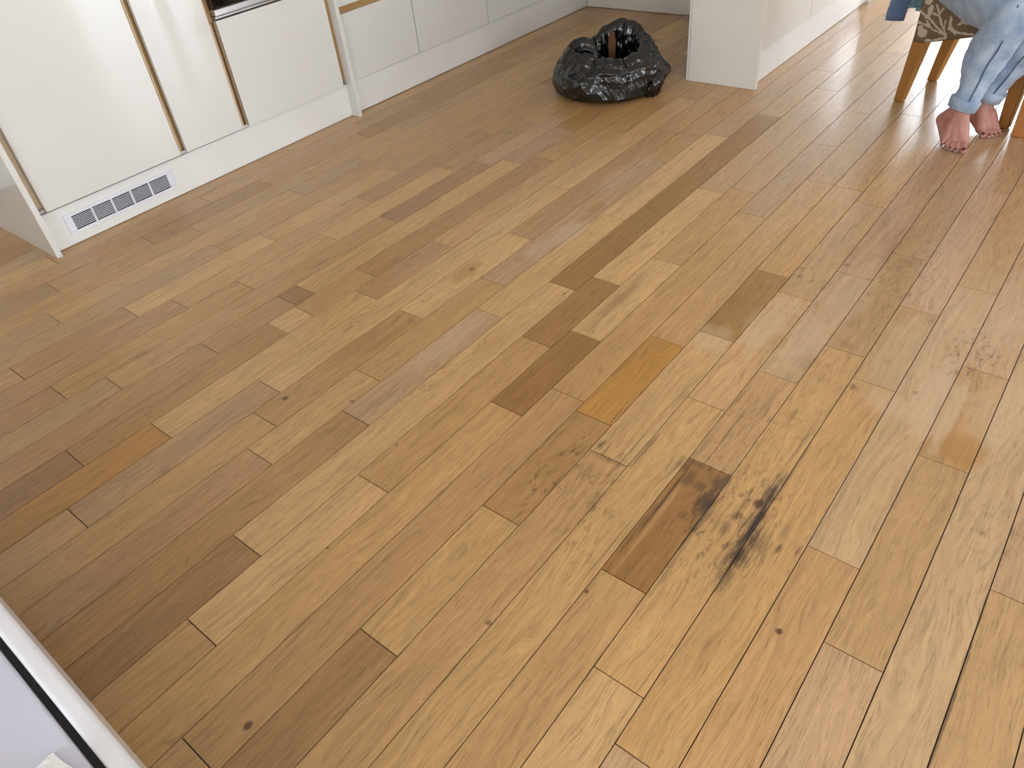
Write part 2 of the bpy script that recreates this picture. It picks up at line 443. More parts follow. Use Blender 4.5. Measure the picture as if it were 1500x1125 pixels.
# worn, stained and knotty places: kind, place on the floor, half sizes, strength
MARKS = [
    ('dark', 6.95, 9.71, 0.22, 1.1, 1.0), ('dark', 7.0, 9.04, 0.3, 0.7, 0.8), ('dark', 6.87, 10.81, 0.16, 0.9, 0.8), ('dark', 7.21, 9.38, 0.35, 0.5, 0.6), 
    ('dark', 7.03, 8.45, 0.18, 0.5, 0.7), ('dark', 5.9, 9.87, 0.24, 0.6, 0.9), ('dark', 5.88, 10.54, 0.25, 0.45, 0.7), ('dark', 6.05, 9.42, 0.12, 0.7, 0.6), 
    ('dark', 5.27, 10.26, 0.14, 0.45, 0.7), ('dark', 5.05, 10.5, 0.3, 0.2, 0.6), ('dark', 5.58, 10.18, 0.18, 0.2, 0.7), ('dark', 6.58, 9.88, 0.12, 0.25, 0.7), 
    ('dark', 6.53, 9.43, 0.12, 0.3, 0.5), ('dark', 6.58, 10.21, 0.1, 0.3, 0.5), ('dark', 7.58, 9.57, 0.06, 0.15, 0.8), ('dark', 7.91, 9.69, 0.05, 0.2, 0.8), 
    ('dark', 7.53, 10.0, 0.1, 0.5, 0.35), ('dark', 4.08, 10.47, 0.05, 1.4, 0.55), ('dark', 5.08, 8.35, 0.05, 1.6, 0.5), ('dark', 5.13, 9.81, 0.06, 1.6, 0.6), 
    ('dark', 5.67, 9.27, 0.1, 0.2, 0.5), ('dark', 5.25, 10.73, 0.5, 0.12, 0.5), ('dark', 3.48, 9.77, 0.5, 0.1, 0.4), ('dark', 3.14, 10.07, 0.08, 0.25, 0.8), 
    ('dark', 3.33, 9.23, 0.18, 0.4, 0.35), ('dark', 3.42, 8.56, 0.15, 0.5, 0.25), ('dark', 3.95, 8.57, 0.1, 0.6, 0.3), ('dark', 5.37, 11.83, 0.05, 1.5, 0.6), 
    ('dark', 7.02, 11.41, 0.05, 1.5, 0.6), ('dark', 6.85, 12.78, 0.06, 1.2, 0.45), ('dark', 5.11, 11.27, 0.08, 0.8, 0.35), ('dark', 6.07, 8.11, 0.06, 1.6, 0.45), 
    ('dark', 6.34, 13.26, 0.1, 0.3, 0.4), ('dark', 5.73, 13.15, 0.15, 0.5, 0.25), ('dark', 7.13, 15.0, 0.12, 0.15, 0.6), ('speck', 6.5, 9.73, 1.1, 2.2, 0.7), 
    ('speck', 2.76, 8.85, 0.5, 1.7, 0.8), ('speck', 3.7, 9.22, 0.5, 1.3, 0.6), ('speck', 5.97, 12.22, 1.0, 2.2, 0.35), ('speck', 4.18, 7.95, 0.5, 1.5, 0.5), 
    ('knot', 6.8, 10.4, 0.14, 0.18, 1), ('knot', 8.31, 7.88, 0.09, 0.09, 1), ('knot', 1.78, 1.12, 0.11, 0.12, 1), ('knot', 3.93, 5.03, 0.09, 0.08, 0.7), ('knot', 5.05, 6.63, 0.06, 0.06, 0.9), 
    ('knot', -4.71, 7.05, 0.1, 0.14, 0.9), ('knot', 0.03, 4.44, 0.06, 0.06, 0.6), ('knot', -3.06, 7.94, 0.1, 0.08, 0.7), ('knot', -4.58, 14.48, 0.12, 0.14, 0.8), 
    ('knot', -4.69, 12.31, 0.07, 0.07, 0.6), ('knot', -1.2, 14.82, 0.05, 0.08, 0.8), ('knot', -0.93, 7.43, 0.05, 0.08, 0.6), ('knot', -5.08, 7.14, 0.04, 0.04, 0.6), 
    ('amber', -4.59, 14.29, 0.35, 0.75, 0.9), ('amber', -4.21, 10.35, 0.22, 0.9, 0.7), ('amber', -4.43, 9.55, 0.25, 0.7, 0.4), ('amber', -3.6, 15.75, 0.22, 0.28, 0.8), 
    ('amber', -3.37, 19.92, 0.3, 0.55, 0.8), ('amber', -3.32, 18.98, 0.2, 0.5, 0.6), ('amber', -4.8, 17.62, 0.12, 1.2, 0.5), ('amber', 4.94, 15.79, 0.25, 0.4, 0.5), 
    ('amber', -3.58, 11.9, 0.15, 0.15, 0.4), ('amber', 2.38, 13.21, 0.45, 1.6, 0.5), ('amber', -1.58, 11.83, 0.18, 1.0, 0.35), ('amber', 9.75, 14.16, 0.55, 0.62, 1.0), 
    ('wear', -3.19, 17.96, 0.45, 1.0, 0.9), ('wear', -3.42, 16.54, 0.4, 1.0, 0.6), ('wear', -3.99, 22.25, 0.5, 1.4, 0.6), ('wear', -2.58, 11.23, 0.35, 1.8, 0.6), 
    ('wear', -5.75, 17.67, 0.4, 1.2, 0.45), ('wear', -3.85, 24.01, 0.4, 0.6, 0.6), ('wear', 4.4, 16.18, 0.55, 1.2, 0.8), ('wear', 3.46, 15.07, 0.5, 0.7, 0.7), 
    ('wear', 5.52, 16.15, 0.5, 1.6, 0.7), ('wear', 4.48, 17.34, 0.5, 0.6, 0.6), ('wear', 8.75, 15.78, 0.5, 1.6, 0.9), ('wear', 7.82, 16.88, 0.9, 2.0, 0.5), 
    ('wear', 7.96, 14.86, 0.6, 0.5, 0.7), ('wear', 8.81, 19.91, 1.2, 2.5, 0.5), ('wear', 10.01, 15.88, 0.7, 1.6, 0.55), ('wear', 5.79, 18.9, 0.6, 2, 0.5), 
    ('wear', 7.46, 21.94, 0.9, 3, 0.35), ('wear', 1.93, 24.04, 1.2, 4, 0.25), ('wear', 9.22, 15.24, 0.18, 1.6, 1.0), ('wear', 8.94, 14.53, 0.3, 0.5, 0.8), 
    ('brown', 0.34, 15.31, 0.22, 1.5, 0.9), ('brown', 0.4, 13.96, 0.16, 0.7, 0.6), ('brown', 0.24, 16.43, 0.15, 0.8, 0.6), ('brown', 6.43, 16.53, 0.25, 0.2, 0.7), 
    ('brown', 5.84, 15.34, 0.4, 0.4, 0.45), ('brown', 6.2, 17.44, 0.15, 0.2, 0.6), ('brown', 7.49, 16.36, 0.15, 0.12, 0.5), ('brown', 6.94, 14.64, 0.2, 0.3, 0.4), 
    ('brown', 3.72, 19.17, 0.1, 0.1, 0.3), ('dark', 4.21, 19.02, 0.1, 0.12, 0.5), ('dark', 4.11, 19.48, 0.07, 0.08, 0.4), ('dark', 5.12, 20.27, 0.13, 0.12, 0.5), 
    ('dark', 5.79, 21.18, 0.15, 0.1, 0.25), ('dark', 6.63, 21.26, 0.35, 0.25, 0.3), ('dark', 6.08, 26.59, 0.06, 0.07, 0.6), ('dark', 6.33, 26.6, 0.06, 0.06, 0.6), 
    ('dark', 4.49, 24.19, 0.04, 0.05, 0.5), ('speck', 9.16, 17.71, 0.7, 1.5, 0.7), ('speck', 6.71, 20.66, 1, 3, 0.45), ('speck', 4.56, 18.59, 0.8, 2, 0.35), 
    ('speck', 10.6, 12.07, 0.7, 1.2, 0.25), ('speck', -2.0, 9.5, 0.5, 2, 0.3), ('speck', -7.56, 3.78, 0.6, 1.6, 0.35), ('dark', 10.61, 12.04, 0.1, 0.1, 0.4), 
    ('dark', 8.36, 15.54, 0.08, 0.1, 0.4), ('dark', 3.55, 19.83, 0.05, 0.06, 0.2), ('dark', -9.92, 15.66, 0.2, 0.3, 0.3), ('dark', -16.26, 10.81, 0.2, 0.25, 0.4), 
    ('dark', -4.3, 11.34, 0.14, 0.14, 0.4), ('dark', -6.8, 13.9, 0.06, 0.6, 0.45), ('dark', -9.34, 12.22, 0.08, 0.7, 0.4), ('dark', -7.15, 13.61, 0.3, 0.1, 0.3), 
    ('dark', -10.5, 23.86, 0.2, 0.2, 0.3), ('dark', -8.33, 20.25, 0.12, 0.15, 0.3), ('dark', -7.32, 21.59, 0.25, 0.15, 0.3), ('dark', -7.93, 18.74, 0.1, 0.15, 0.3), 
    ('dark', -2.78, 25.74, 0.05, 0.2, 0.6), ('dark', -1.65, 20.71, 0.2, 0.15, 0.35), ('dark', -2.01, 21.1, 0.1, 0.1, 0.3), ('dark', -0.98, 25.09, 0.08, 0.1, 0.35), 
    ('dark', 0.3, 26.74, 0.08, 0.1, 0.35), ('brown', -3.18, 26.9, 0.5, 0.4, 0.35), ('brown', -3.34, 29.66, 0.4, 0.5, 0.3), ('brown', -4.45, 30.94, 0.4, 0.3, 0.3), 
    ('brown', -4.26, 10.59, 0.12, 1.2, 0.4), ('brown', -4.86, 9.29, 0.3, 1.2, 0.3), ('dark', 11.02, 8.08, 0.035, 3.0, 0.75), ('dark', 11.0, 9.61, 0.03, 1.2, 0.6), 
    ('light', 0.57, 3.09, 0.12, 2.5, 0.5), ('light', -4.77, 1.92, 0.06, 1.6, 0.5), ('light', 0.9, 3.69, 0.08, 2.5, 0.4), ('light', -0.8, 1.06, 0.06, 2.6, 0.6), 
    ('light', 8.7, 12.07, 0.22, 2.6, 0.5), ('light', -14.97, 18.91, 0.1, 2, 0.5), ('light', -13.53, 20.79, 0.12, 2.2, 0.5), ('light', -1.71, 7.26, 0.06, 3, 0.5), 
    ('light', -3.86, 0.6, 0.05, 1.5, 0.6), ('light', 5.25, 8.88, 0.06, 2, 0.6), ('light', 3.93, 4.73, 0.05, 3, 0.5), ('light', 2.86, 3.31, 0.06, 3, 0.5), ('light', 1.72, 1.41, 0.12, 1.8, 0.5), 
    ('light', -9.65, 20.78, 0.1, 2, 0.4), ('ink', 6.97, 9.79, 0.09, 1.0, 1), ('ink', 6.92, 10.7, 0.06, 0.7, 0.8), ('ink', 7.02, 8.95, 0.09, 0.45, 0.8), ('ink', 6.0, 9.82, 0.08, 0.6, 0.8), 
    ('ink', 6.0, 9.07, 0.04, 0.9, 0.6), ('ink', 5.15, 9.48, 0.03, 1.5, 0.6), ('ink', 4.86, 7.68, 0.03, 1.2, 0.5), ('ink', 3.81, 10.17, 0.03, 1.2, 0.5), ('ink', 6.53, 10.63, 0.05, 0.2, 0.6), 
    
]


JOINTS = {
    -19: [18.05, 30.73],
    -18: [13.1, 21.68, 25.26],
    -17: [6.33, 9.95, 15.36, 20.76, 31.68],
    -16: [11.39, 16.78, 22.21, 27.64],
    -15: [5.42, 15.35, 18.93, 32.43],
    -14: [11.02, 24.5, 28.18],
    -13: [3.38, 6.99, 12.4, 18.65, 29.53],
    -12: [8.13, 16.25, 23.43, 27.08],
    -11: [3.65, 9.97, 13.55, 19.82, 25.24],
    -10: [4.77, 15.58, 20.95, 26.32],
    -9: [7.24, 10.1, 10.85, 21.58, 25.23],
    -8: [2.62, 8.97, 10.0, 12.55, 16.12, 22.39],
    -7: [4.44, 11.64, 15.2, 26.06, 29.66],
    -6: [1.69, 7.12, 20.54, 30.51],
    -5: [6.22, 11.61, 16.91, 26.9],
    -4: [5.31, 8.91, 14.22, 24.22, 31.93],
    -3: [7.55, 12.86, 19.57, 27.33, 44.2],
    -2: [3.48, 15.12, 30.07, 36.12],
    -1: [1.69, 6.25, 12.46, 16.01, 22.83, 33.83, 44.5],
    0: [9.87, 13.39, 17.86, 23.32, 39.8],
    1: [0.31, 11.11, 21.84, 28.21, 31.84],
    2: [3.54, 7.16, 10.74, 14.31, 25.1],
    3: [9.82, 15.18, 18.78, 25.06, 32.36],
    4: [12.61, 17.99, 24.25],
    5: [7.22, 10.81, 14.43, 19.79],
    6: [5.44, 16.24, 21.57, 28.8],
    7: [4.53, 15.33, 18.93, 26.95],
    8: [9.94, 20.69, 27.75],
    9: [8.13, 13.53, 17.11],
    10: [5.5, 18.8],
    11: [10.8],
}
TONES = {'N': (188, 148, 97), 'L': (198, 159, 107), 'D': (175, 135, 86), 'G': (179, 144, 100), 'R': (178, 138, 93),
         'A': (184, 136, 70), 'P': (186, 154, 115), 'K': (162, 123, 79), 'O': (156, 115, 62), 'W': (182, 147, 108)}
# tone of each board by row and a place along it
BOARDS = """-19:24 N,-19:36 N,-18:8 N,-18:17 N,-18:23 G,-18:32 D,-17:2 G,-17:8 N,-17:12 D,-17:18 N,-17:26 D,-17:36 N,-16:6 N,-16:14 G,-16:19 N,-16:25 G,-16:34 L,
-15:2 G,-15:10 N,-15:17 G,-15:25 N,-15:36 N,-14:6 G,-14:18 N,-14:26 N,-14:33 N,-13:1 N,-13:5 R,-13:10 L,-13:15 L,-13:24 N,-13:34 D,-12:4 D,-12:12 N,-12:20 R,-12:25 N,-12:33 D,
-11:1 R,-11:7 N,-11:12 N,-11:17 L,-11:22 G,-11:30 N,-10:2 G,-10:10 N,-10:18 K,-10:23 W,-10:30 N,-9:4 D,-9:9 R,-9:10.5 K,-9:16 L,-9:23 W,-9:30 D,-8:1 K,-8:6 D,-8:9.5 L,-8:11.5 N,-8:14 D,-8:19 R,-8:28 N,
-7:2 A,-7:8 L,-7:13 R,-7:20 N,-7:28 N,-7:35 N,-6:0 N,-6:4 G,-6:14 L,-6:25 L,-6:36 N,-5:3 N,-5:9 D,-5:14 L,-5:22 R,-5:30 N,-4:2 R,-4:7 N,-4:11 N,-4:19 W,-4:28 N,-4:38 N,
-3:4 D,-3:10 W,-3:16 L,-3:23 L,-3:35 G,-2:1 K,-2:9 L,-2:22 O,-2:33 G,-2:40 G,-1:0 N,-1:4 L,-1:9 N,-1:14 O,-1:19 L,-1:28 G,-1:39 G,0:5 N,0:11 O,0:15.5 L,0:20 N,0:30 G,
1:5 N,1:16 N,1:25 G,1:30 G,1:40 G,2:1 K,2:5 L,2:9 D,2:12 A,2:20 N,2:30 G,3:5 N,3:12 L,3:17 O,3:22 N,3:28 N,3:40 G,4:6 L,4:15 L,4:21 G,4:30 N,5:3 N,5:9 O,5:12.5 N,5:17 P,5:25 W,
6:2 L,6:10 N,6:19 G,6:25 G,6:35 W,7:8 N,7:17 G,7:22 W,7:32 W,8:5 N,8:15 P,8:24 W,8:33 W,9:4 W,9:11 G,9:15 D,9:24 W,10:5 P,10:15 P,11:5 G,11:15 W,12:5 W"""
TONE_AT = {}
for item in BOARDS.replace('\n', '').split(','):
    pos, t = item.split(' ')
    r, y = pos.split(':')
    TONE_AT.setdefault(int(r), []).append((float(y), t))

random.seed(11)
OAK = oak("oak_board")
GAP = 0.010            # half joint in board widths
def plank_mesh(w, l):
    g, bv, d = GAP * U, 0.0003, 0.009
    x0, x1, y0, y1 = -w / 2 + g, w / 2 - g, -l / 2 + g, l / 2 - g
    vs = [(x0, y0, -d), (x1, y0, -d), (x1, y1, -d), (x0, y1, -d),
          (x0, y0, -bv), (x1, y0, -bv), (x1, y1, -bv), (x0, y1, -bv),
          (x0 + bv, y0 + bv, 0), (x1 - bv, y0 + bv, 0), (x1 - bv, y1 - bv, 0), (x0 + bv, y1 - bv, 0)]
    fs = [(3, 2, 1, 0), (8, 9, 10, 11)]
    for i in range(4):
        j = (i + 1) % 4
        fs += [(i, j, j + 4, i + 4), (i + 4, j + 4, j + 8, i + 8)]
    me = bpy.data.meshes.new('plank')
    me.from_pydata(vs, [], fs); me.update()
    return me

def add_plank(row, y0, y1):
    me = plank_mesh(U, (y1 - y0) * U)
    yc = (y0 + y1) / 2
    near = [mk for mk in MARKS if mk[1] + mk[3] * 1.7 > row and mk[1] - mk[3] * 1.7 < row + 1 and mk[2] + mk[4] * 1.7 > y0 and mk[2] - mk[4] * 1.7 < y1]
    mat = oak("oak_board_marked", near) if near else OAK
    o = link('plank', me, mat, sub)
    o.location = Vector(((row + 0.5) * U, yc * U, random.uniform(-0.00015, 0.00015))) - sub.location
    tone = None
    for y, t in TONE_AT.get(row, []):
        if y0 <= y <= y1: tone = t
    if tone is None:
        tone = random.choice('NNNLGDW')
    c = TONES[tone]
    j = random.uniform(-5, 5); h = random.uniform(-3, 3)
    lin = srgb(c[0] + j, c[1] + j - abs(h) * .3, c[2] + j - h)
    o.color = lin
    return o

FIRST, LAST = {}, {}
for row in range(-26, 13):
    js = sorted(JOINTS.get(row, []))
    lens = [3.6, 5.4, 7.2, 9.0, 10.8]
    if not js: js = [random.uniform(8, 14)]
    if js[0] > -6: js.insert(0, js[0] - 10.8)
    while js[0] > -6: js.insert(0, js[0] - random.choice(lens))
    if js[-1] < 40: js.append(js[-1] + 10.8)
    # hidden or far boards go on with the same stock lengths
    top = 48 if row > -8 else 44
    while js[-1] < top: js.append(js[-1] + random.choice(lens))
    for a, b_ in zip(js[:-1], js[1:]):
        if row < -20 and a > 8: continue
        add_plank(row, a, b_)
        FIRST.setdefault(row, a); LAST[row] = b_
def rest_of_floor():
    vs, fs = [], []
    g = GAP
    def q(x0, x1, y0, y1):
        i = len(vs)
        for (x, y) in ((x0 + g, y0 + g), (x1 - g, y0 + g), (x1 - g, y1 - g), (x0 + g, y1 - g)):
            vs.append((x * U, y * U, 0.0))
        fs.append((i, i + 1, i + 2, i + 3))
    rr = random.Random(5)
    for row in range(-27, 44):
        spans = [(YB, FIRST[row]), (LAST[row], YF)] if row in FIRST else [(YB, YF)]
        for a, b_ in spans:
            y = a
            while y < b_ - 0.01:
                e = min(b_, y + rr.choice([3.6, 5.4, 7.2, 9.0, 10.8]))
                q(row, row + 1, y, e); y = e
    o = from_pts('planks', vs, fs, OAK, sub)
    o.color = srgb(188, 150, 105)
    o['kind'] = 'stuff'
rest_of_floor()

# ------------------------------------------------------------------ room shell
def wall_with_openings(name, axis, at, thick, a0, a1, holes, label):
    """Wall slab along x (axis 'y' constant) or y (axis 'x' constant), openings cut as separate strips of one mesh."""
    bm = bmesh.new()
    def slab(u0, u1, z0, z1):
        if u1 - u0 < 1e-4 or z1 - z0 < 1e-4: return
        if axis == 'x':
            lo = Vector((at, u0, z0)); hi = Vector((at + thick, u1, z1))
        else:
            lo = Vector((u0, at, z0)); hi = Vector((u1, at + thick, z1))
        lo *= U; hi *= U
        lo2 = Vector((min(lo.x, hi.x), min(lo.y, hi.y), lo.z)); hi2 = Vector((max(lo.x, hi.x), max(lo.y, hi.y), hi.z))
        r = bmesh.ops.create_cube(bm, size=1.0)
        for v in r['verts']:
            v.co = Vector(((lo2.x + hi2.x) / 2 + v.co.x * (hi2.x - lo2.x), (lo2.y + hi2.y) / 2 + v.co.y * (hi2.y - lo2.y), (lo2.z + hi2.z) / 2 + v.co.z * (hi2.z - lo2.z)))
    u = a0
    for (h0, h1, z0, z1) in sorted(holes):
        slab(u, h0, 0, ZC); slab(h0, h1, 0, z0); slab(h0, h1, z1, ZC)
        u = h1
    slab(u, a1, 0, ZC)
    me = bpy.data.meshes.new(name); bm.to_mesh(me); bm.free()
    return tag(link(name, me, WALL), label, None, None, 'structure')

wall_with_openings('wall_right', 'x', XR, 1.2, YB, YF, OPENINGS['right'], 'white wall with tall glazed openings on the right')
wall_with_openings('wall_far', 'y', YF, 1.2, XL, XR, OPENINGS['far'], 'white wall with wide glazed doors at the far end')
wall_with_openings('wall_rear', 'y', YB, -1.2, XL, XR, OPENINGS['rear'], 'white wall with an added window behind the viewer')
wall_with_openings('wall_left', 'x', XL, -1.2, YB, YF, [], 'plain white wall behind the tall kitchen units')
tag(box('wall_kitchen', XL, -3.42, 48.0, 49.3, 0, ZC, WALL, None, bev=0.002), 'white wall closing the kitchen beyond the peninsula', None, None, 'structure')
tag(box('ceiling', XL, XR, YB, YF, ZC, ZC + 1, CEIL, None, bev=0), 'plain white ceiling', None, None, 'structure')
tag(box('baseboard_kitchen', -3.9, -3.36, 47.86, 48.0, 0, 0.9, SKIRT, None, bev=0.003), 'white skirting at the end of the kitchen wall', None, None, 'structure')

wn = [0]
def window(axis, at, a0, a1, z0, z1, thick):
    wn[0] += 1
    root = bpy.data.objects.new('window_%d' % wn[0], None); COL.objects.link(root)
    mid = at + thick * 0.5
    root.location = Vector((mid, (a0 + a1) / 2, z0) if axis == 'x' else ((a0 + a1) / 2, mid, z0)) * U
    tag(root, 'white framed glazed opening letting in daylight', None, None, 'structure')
    def bar(nm, u0, u1, q0, q1, mat, d=0.28):
        if axis == 'x': box(nm, mid - d, mid + d, u0, u1, q0, q1, mat, root, bev=0.002)
        else: box(nm, u0, u1, mid - d, mid + d, q0, q1, mat, root, bev=0.002)
    f = 0.55
    bar('window_frame', a0, a1, z0, z0 + f, FRAME); bar('window_frame', a0, a1, z1 - f, z1, FRAME)
    bar('window_frame', a0, a0 + f, z0 + f, z1 - f, FRAME); bar('window_frame', a1 - f, a1, z0 + f, z1 - f, FRAME)
    n = max(1, int(round((a1 - a0) / 8.5)))
    for i in range(1, n):
        u = a0 + (a1 - a0) * i / n
        bar('mullion', u - 0.35, u + 0.35, z0 + f, z1 - f, FRAME)
    bar('pane', a0 + f, a1 - f, z0 + f, z1 - f, GLASS, 0.03)
for h in OPENINGS['right']: window('x', XR, *h, 1.2)
for h in OPENINGS['far']: window('y', YF, *h, 1.2)
for h in OPENINGS['rear']: window('y', YB, *h, -1.2)  # the added window, out of view

# ------------------------------------------------------------------ tall units on the left
DF = -18.70      # door fronts
PF = -18.85     # plinth face
CB = -25.0      # carcass back
TOP = 20.0
def carcass(parent, y0, y1, z0, z1, front=DF - 0.42):
    box('carcass', CB, front, y0, y1, z0, z1, CHANNEL, parent, bev=0)

g = tag(box('end_panel', CB, -18.38, 7.42, 7.62, 0, TOP, WHITE, None, bev=0.001), 'tall white end panel at the near left end of the kitchen units', 'panel')
tag(box('end_panel', CB, -18.38, 22.33, 22.52, 0, TOP, WHITE, None, bev=0.001), 'white end panel between the oven housing and the drawer units', 'panel')

t = thing('tall_cabinet', ((DF - 3), 10.6, 1.56), 'wide tall white gloss cabinet door above the plinth vent grille', 'cabinet')
carcass(t, 7.64, 13.46, 1.6, TOP)
box('door', DF - 0.2, DF, 7.93, 13.40, 1.52, TOP - 0.2, WHITE, t, bev=0.0015)
box('handle_channel', DF - 0.36, DF - 0.24, 7.64, 7.93, 1.64, TOP - 0.2, CHANNEL_LIGHT, t, bev=0)
box('door_edging', DF - 0.21, DF - 0.006, 13.40, 13.425, 1.52, TOP - 0.2, CHANNEL_LIGHT, t, bev=0)
box('channel_foot', DF - 0.40, DF - 0.06, 7.64, 7.91, 1.52, 1.63, METAL, t, bev=0.001)

t = thing('tall_cabinet', ((DF - 3), 15.0, 1.56), 'narrow tall white gloss cabinet between the wide door and the oven housing', 'cabinet')
carcass(t, 13.47, 16.46, 1.6, TOP)
box('door', DF - 0.2, DF, 13.71, 16.41, 1.51, TOP - 0.2, WHITE, t, bev=0.0015)
box('handle_channel', DF - 0.36, DF - 0.24, 13.43, 13.71, 1.62, TOP - 0.2, CHANNEL_DARK, t, bev=0)
box('channel_lip', DF - 0.3, DF - 0.04, 13.45, 13.51, 1.62, TOP - 0.2, CHANNEL_LIGHT, t, bev=0.001)
box('channel_foot', DF - 0.40, DF - 0.06, 13.43, 13.69, 1.51, 1.61, METAL, t, bev=0.001)
box('door_edging', DF - 0.21, DF - 0.006, 16.41, 16.435, 1.51, TOP - 0.2, CHANNEL_LIGHT, t, bev=0)

t = thing('oven_housing', ((DF - 3), 19.4, 1.56), 'white oven housing unit with a plain drawer front below the black oven', 'cabinet')
box('carcass', CB, DF - 0.42, 16.47, 22.32, 1.6, 5.6, CHANNEL, t, bev=0)
box('carcass', CB, DF - 0.42, 16.47, 22.32, 11.4, TOP, CHANNEL, t, bev=0)
box('drawer_front', DF - 0.2, DF, 16.74, 22.08, 1.49, 5.60, WHITE, t, bev=0.0015)
box('drawer_front', DF - 0.2, DF, 16.74, 22.08, 11.5, TOP - 0.2, WHITE, t, bev=0.0015)
box('handle_channel', DF - 0.36, DF - 0.24, 16.44, 16.74, 1.60, TOP - 0.2, CHANNEL_DARK, t, bev=0)
box('channel_lip', DF - 0.3, DF - 0.04, 16.46, 16.52, 1.60, 5.55, CHANNEL_LIGHT, t, bev=0.001)
box('channel_lip', DF - 0.3, DF - 0.04, 16.65, 16.70, 1.60, 5.55, CHANNEL, t, bev=0.001)
box('channel_foot', DF - 0.40, DF - 0.06, 16.44, 16.72, 1.49, 1.59, METAL, t, bev=0.001)
box('handle_channel', DF - 0.4, DF - 0.12, 22.10, 22.32, 1.66, TOP - 0.2, CHANNEL_DARK, t, bev=0)

t = thing('oven', (DF - 2, 19.3, 5.66), 'black built-in oven with a brushed steel bottom trim', 'oven')
box('oven_body', CB + 0.5, DF - 0.25, 16.76, 22.05, 5.70, 11.3, VENT_DARK, t, bev=0.002)
box('oven_door', DF - 0.24, DF + 0.06, 16.74, 22.08, 6.02, 11.2, BLACK_GLASS, t, bev=0.003)
box('steel_trim', DF - 0.24, DF + 0.10, 16.74, 22.08, 5.76, 6.0, METAL, t, bev=0.004)
box('trim_lip', DF - 0.24, DF + 0.02, 16.74, 22.08, 5.66, 5.74, METAL, t, bev=0.002)
box('oven_handle', DF + 0.3, DF + 0.5, 17.2, 21.4, 9.2, 9.4, METAL, t, bev=0.004)

def vent(parent, y0, y1, z0, z1, xf):
    box('vent_recess', xf - 0.02, xf + 0.012, y0 + .2, y1 - .2, z0 + .08, z1 - .08, VENT_DARK, parent, bev=0)
    fr = thing('vent_frame', (xf, y0, z0), None, None)
    fr.parent = parent
    fr.location = Vector((xf, y0, z0)) * U - origin_of(parent)
    box('frame_bar', xf, xf + 0.05, y0, y1, z0, z0 + 0.12, VENT_WHITE, fr, bev=0.0015)
    box('frame_bar', xf, xf + 0.05, y0, y1, z1 - 0.12, z1, VENT_WHITE, fr, bev=0.0015)
    box('frame_bar', xf, xf + 0.05, y0, y0 + 0.27, z0 + .12, z1 - .12, VENT_WHITE, fr, bev=0.0015)
    box('frame_bar', xf, xf + 0.05, y1 - 0.27, y1, z0 + .12, z1 - .12, VENT_WHITE, fr, bev=0.0015)
    a, b_ = y0 + 0.27, y1 - 0.27
    for i in range(1, 5):
        y = a + (b_ - a) * i / 5
        box('divider', xf, xf + 0.045, y - 0.032, y + 0.032, z0 + .12, z1 - .12, VENT_WHITE, fr, bev=0)
    zz0, zz1 = z0 + .12, z1 - .12
    first = None
    for i in range(8):
        z = zz0 + (zz1 - zz0) * (i + 1) / 9
        if first is None:
            first = box('slat', xf, xf + 0.035, a, b_, z - 0.009, z + 0.009, VENT_WHITE, fr, bev=0)
            z_first = z
        else:
            c = first.copy(); COL.objects.link(c)
            c.location = first.location + Vector((0, 0, (z - z_first) * U))

t = thing('plinth', (PF, 15, 0), 'white plinth with a slotted vent grille below the tall units', 'plinth')
box('board', PF - 0.16, PF, 7.62, 22.33, 0.02, 1.47, WHITE_PLINTH, t, bev=0.001)
box('grey_strip', PF - 0.1, DF + 0.012, 7.63, 22.32, 1.455, 1.495, PLINTH_STRIP, t, bev=0)  # light grey strip drawing the thin line between doors and plinth
vent(t, 8.36, 12.84, 0.36, 1.13, PF)

# ------------------------------------------------------------------ drawer units along the left wall
BF = -18.68
edges = [22.52, 27.20, 32.68, 37.30, 41.9]
labels = ['white drawer unit next to the end panel with a bronze grip slot', 'white drawer unit second along from the end panel',
          'white drawer unit third along from the end panel', 'white drawer unit tucked into the far kitchen corner']
for (a, b_), lb in zip(zip(edges[:-1], edges[1:]), labels):
    t = thing('drawer_unit', (BF - 3, (a + b_) / 2, 1.5), lb, 'cabinet', 'drawer units along the left wall')
    box('carcass', CB, BF - 0.42, a, b_, 1.55, 7.9, CHANNEL, t, bev=0)
    box('drawer_front', BF - 0.2, BF, a + 0.03, b_ - 0.03, 1.52, 4.36, WHITE, t, bev=0.0015)
    box('grip_channel', BF - 0.36, BF - 0.22, a + 0.03, b_ - 0.03, 4.30, 4.86, CHANNEL_DARK, t, bev=0)
    box('drawer_front', BF - 0.2, BF, a + 0.03, b_ - 0.03, 4.66, 7.4, WHITE, t, bev=0.0015)
    box('grip_channel', BF - 0.36, BF - 0.22, a + 0.03, b_ - 0.03, 7.4, 7.9, CHANNEL_DARK, t, bev=0)
tag(box('plinth', PF - 0.16, PF, 22.52, 42.45, 0.03, 1.46, WHITE_PLINTH, None, bev=0.001), 'long white plinth below the drawer units', 'plinth')
tag(box('worktop', CB - 1, BF + 0.2, 22.54, 48.0, 7.92, 8.3, WORKTOP, None, bev=0.002), 'pale worktop over the left drawer units', 'worktop')

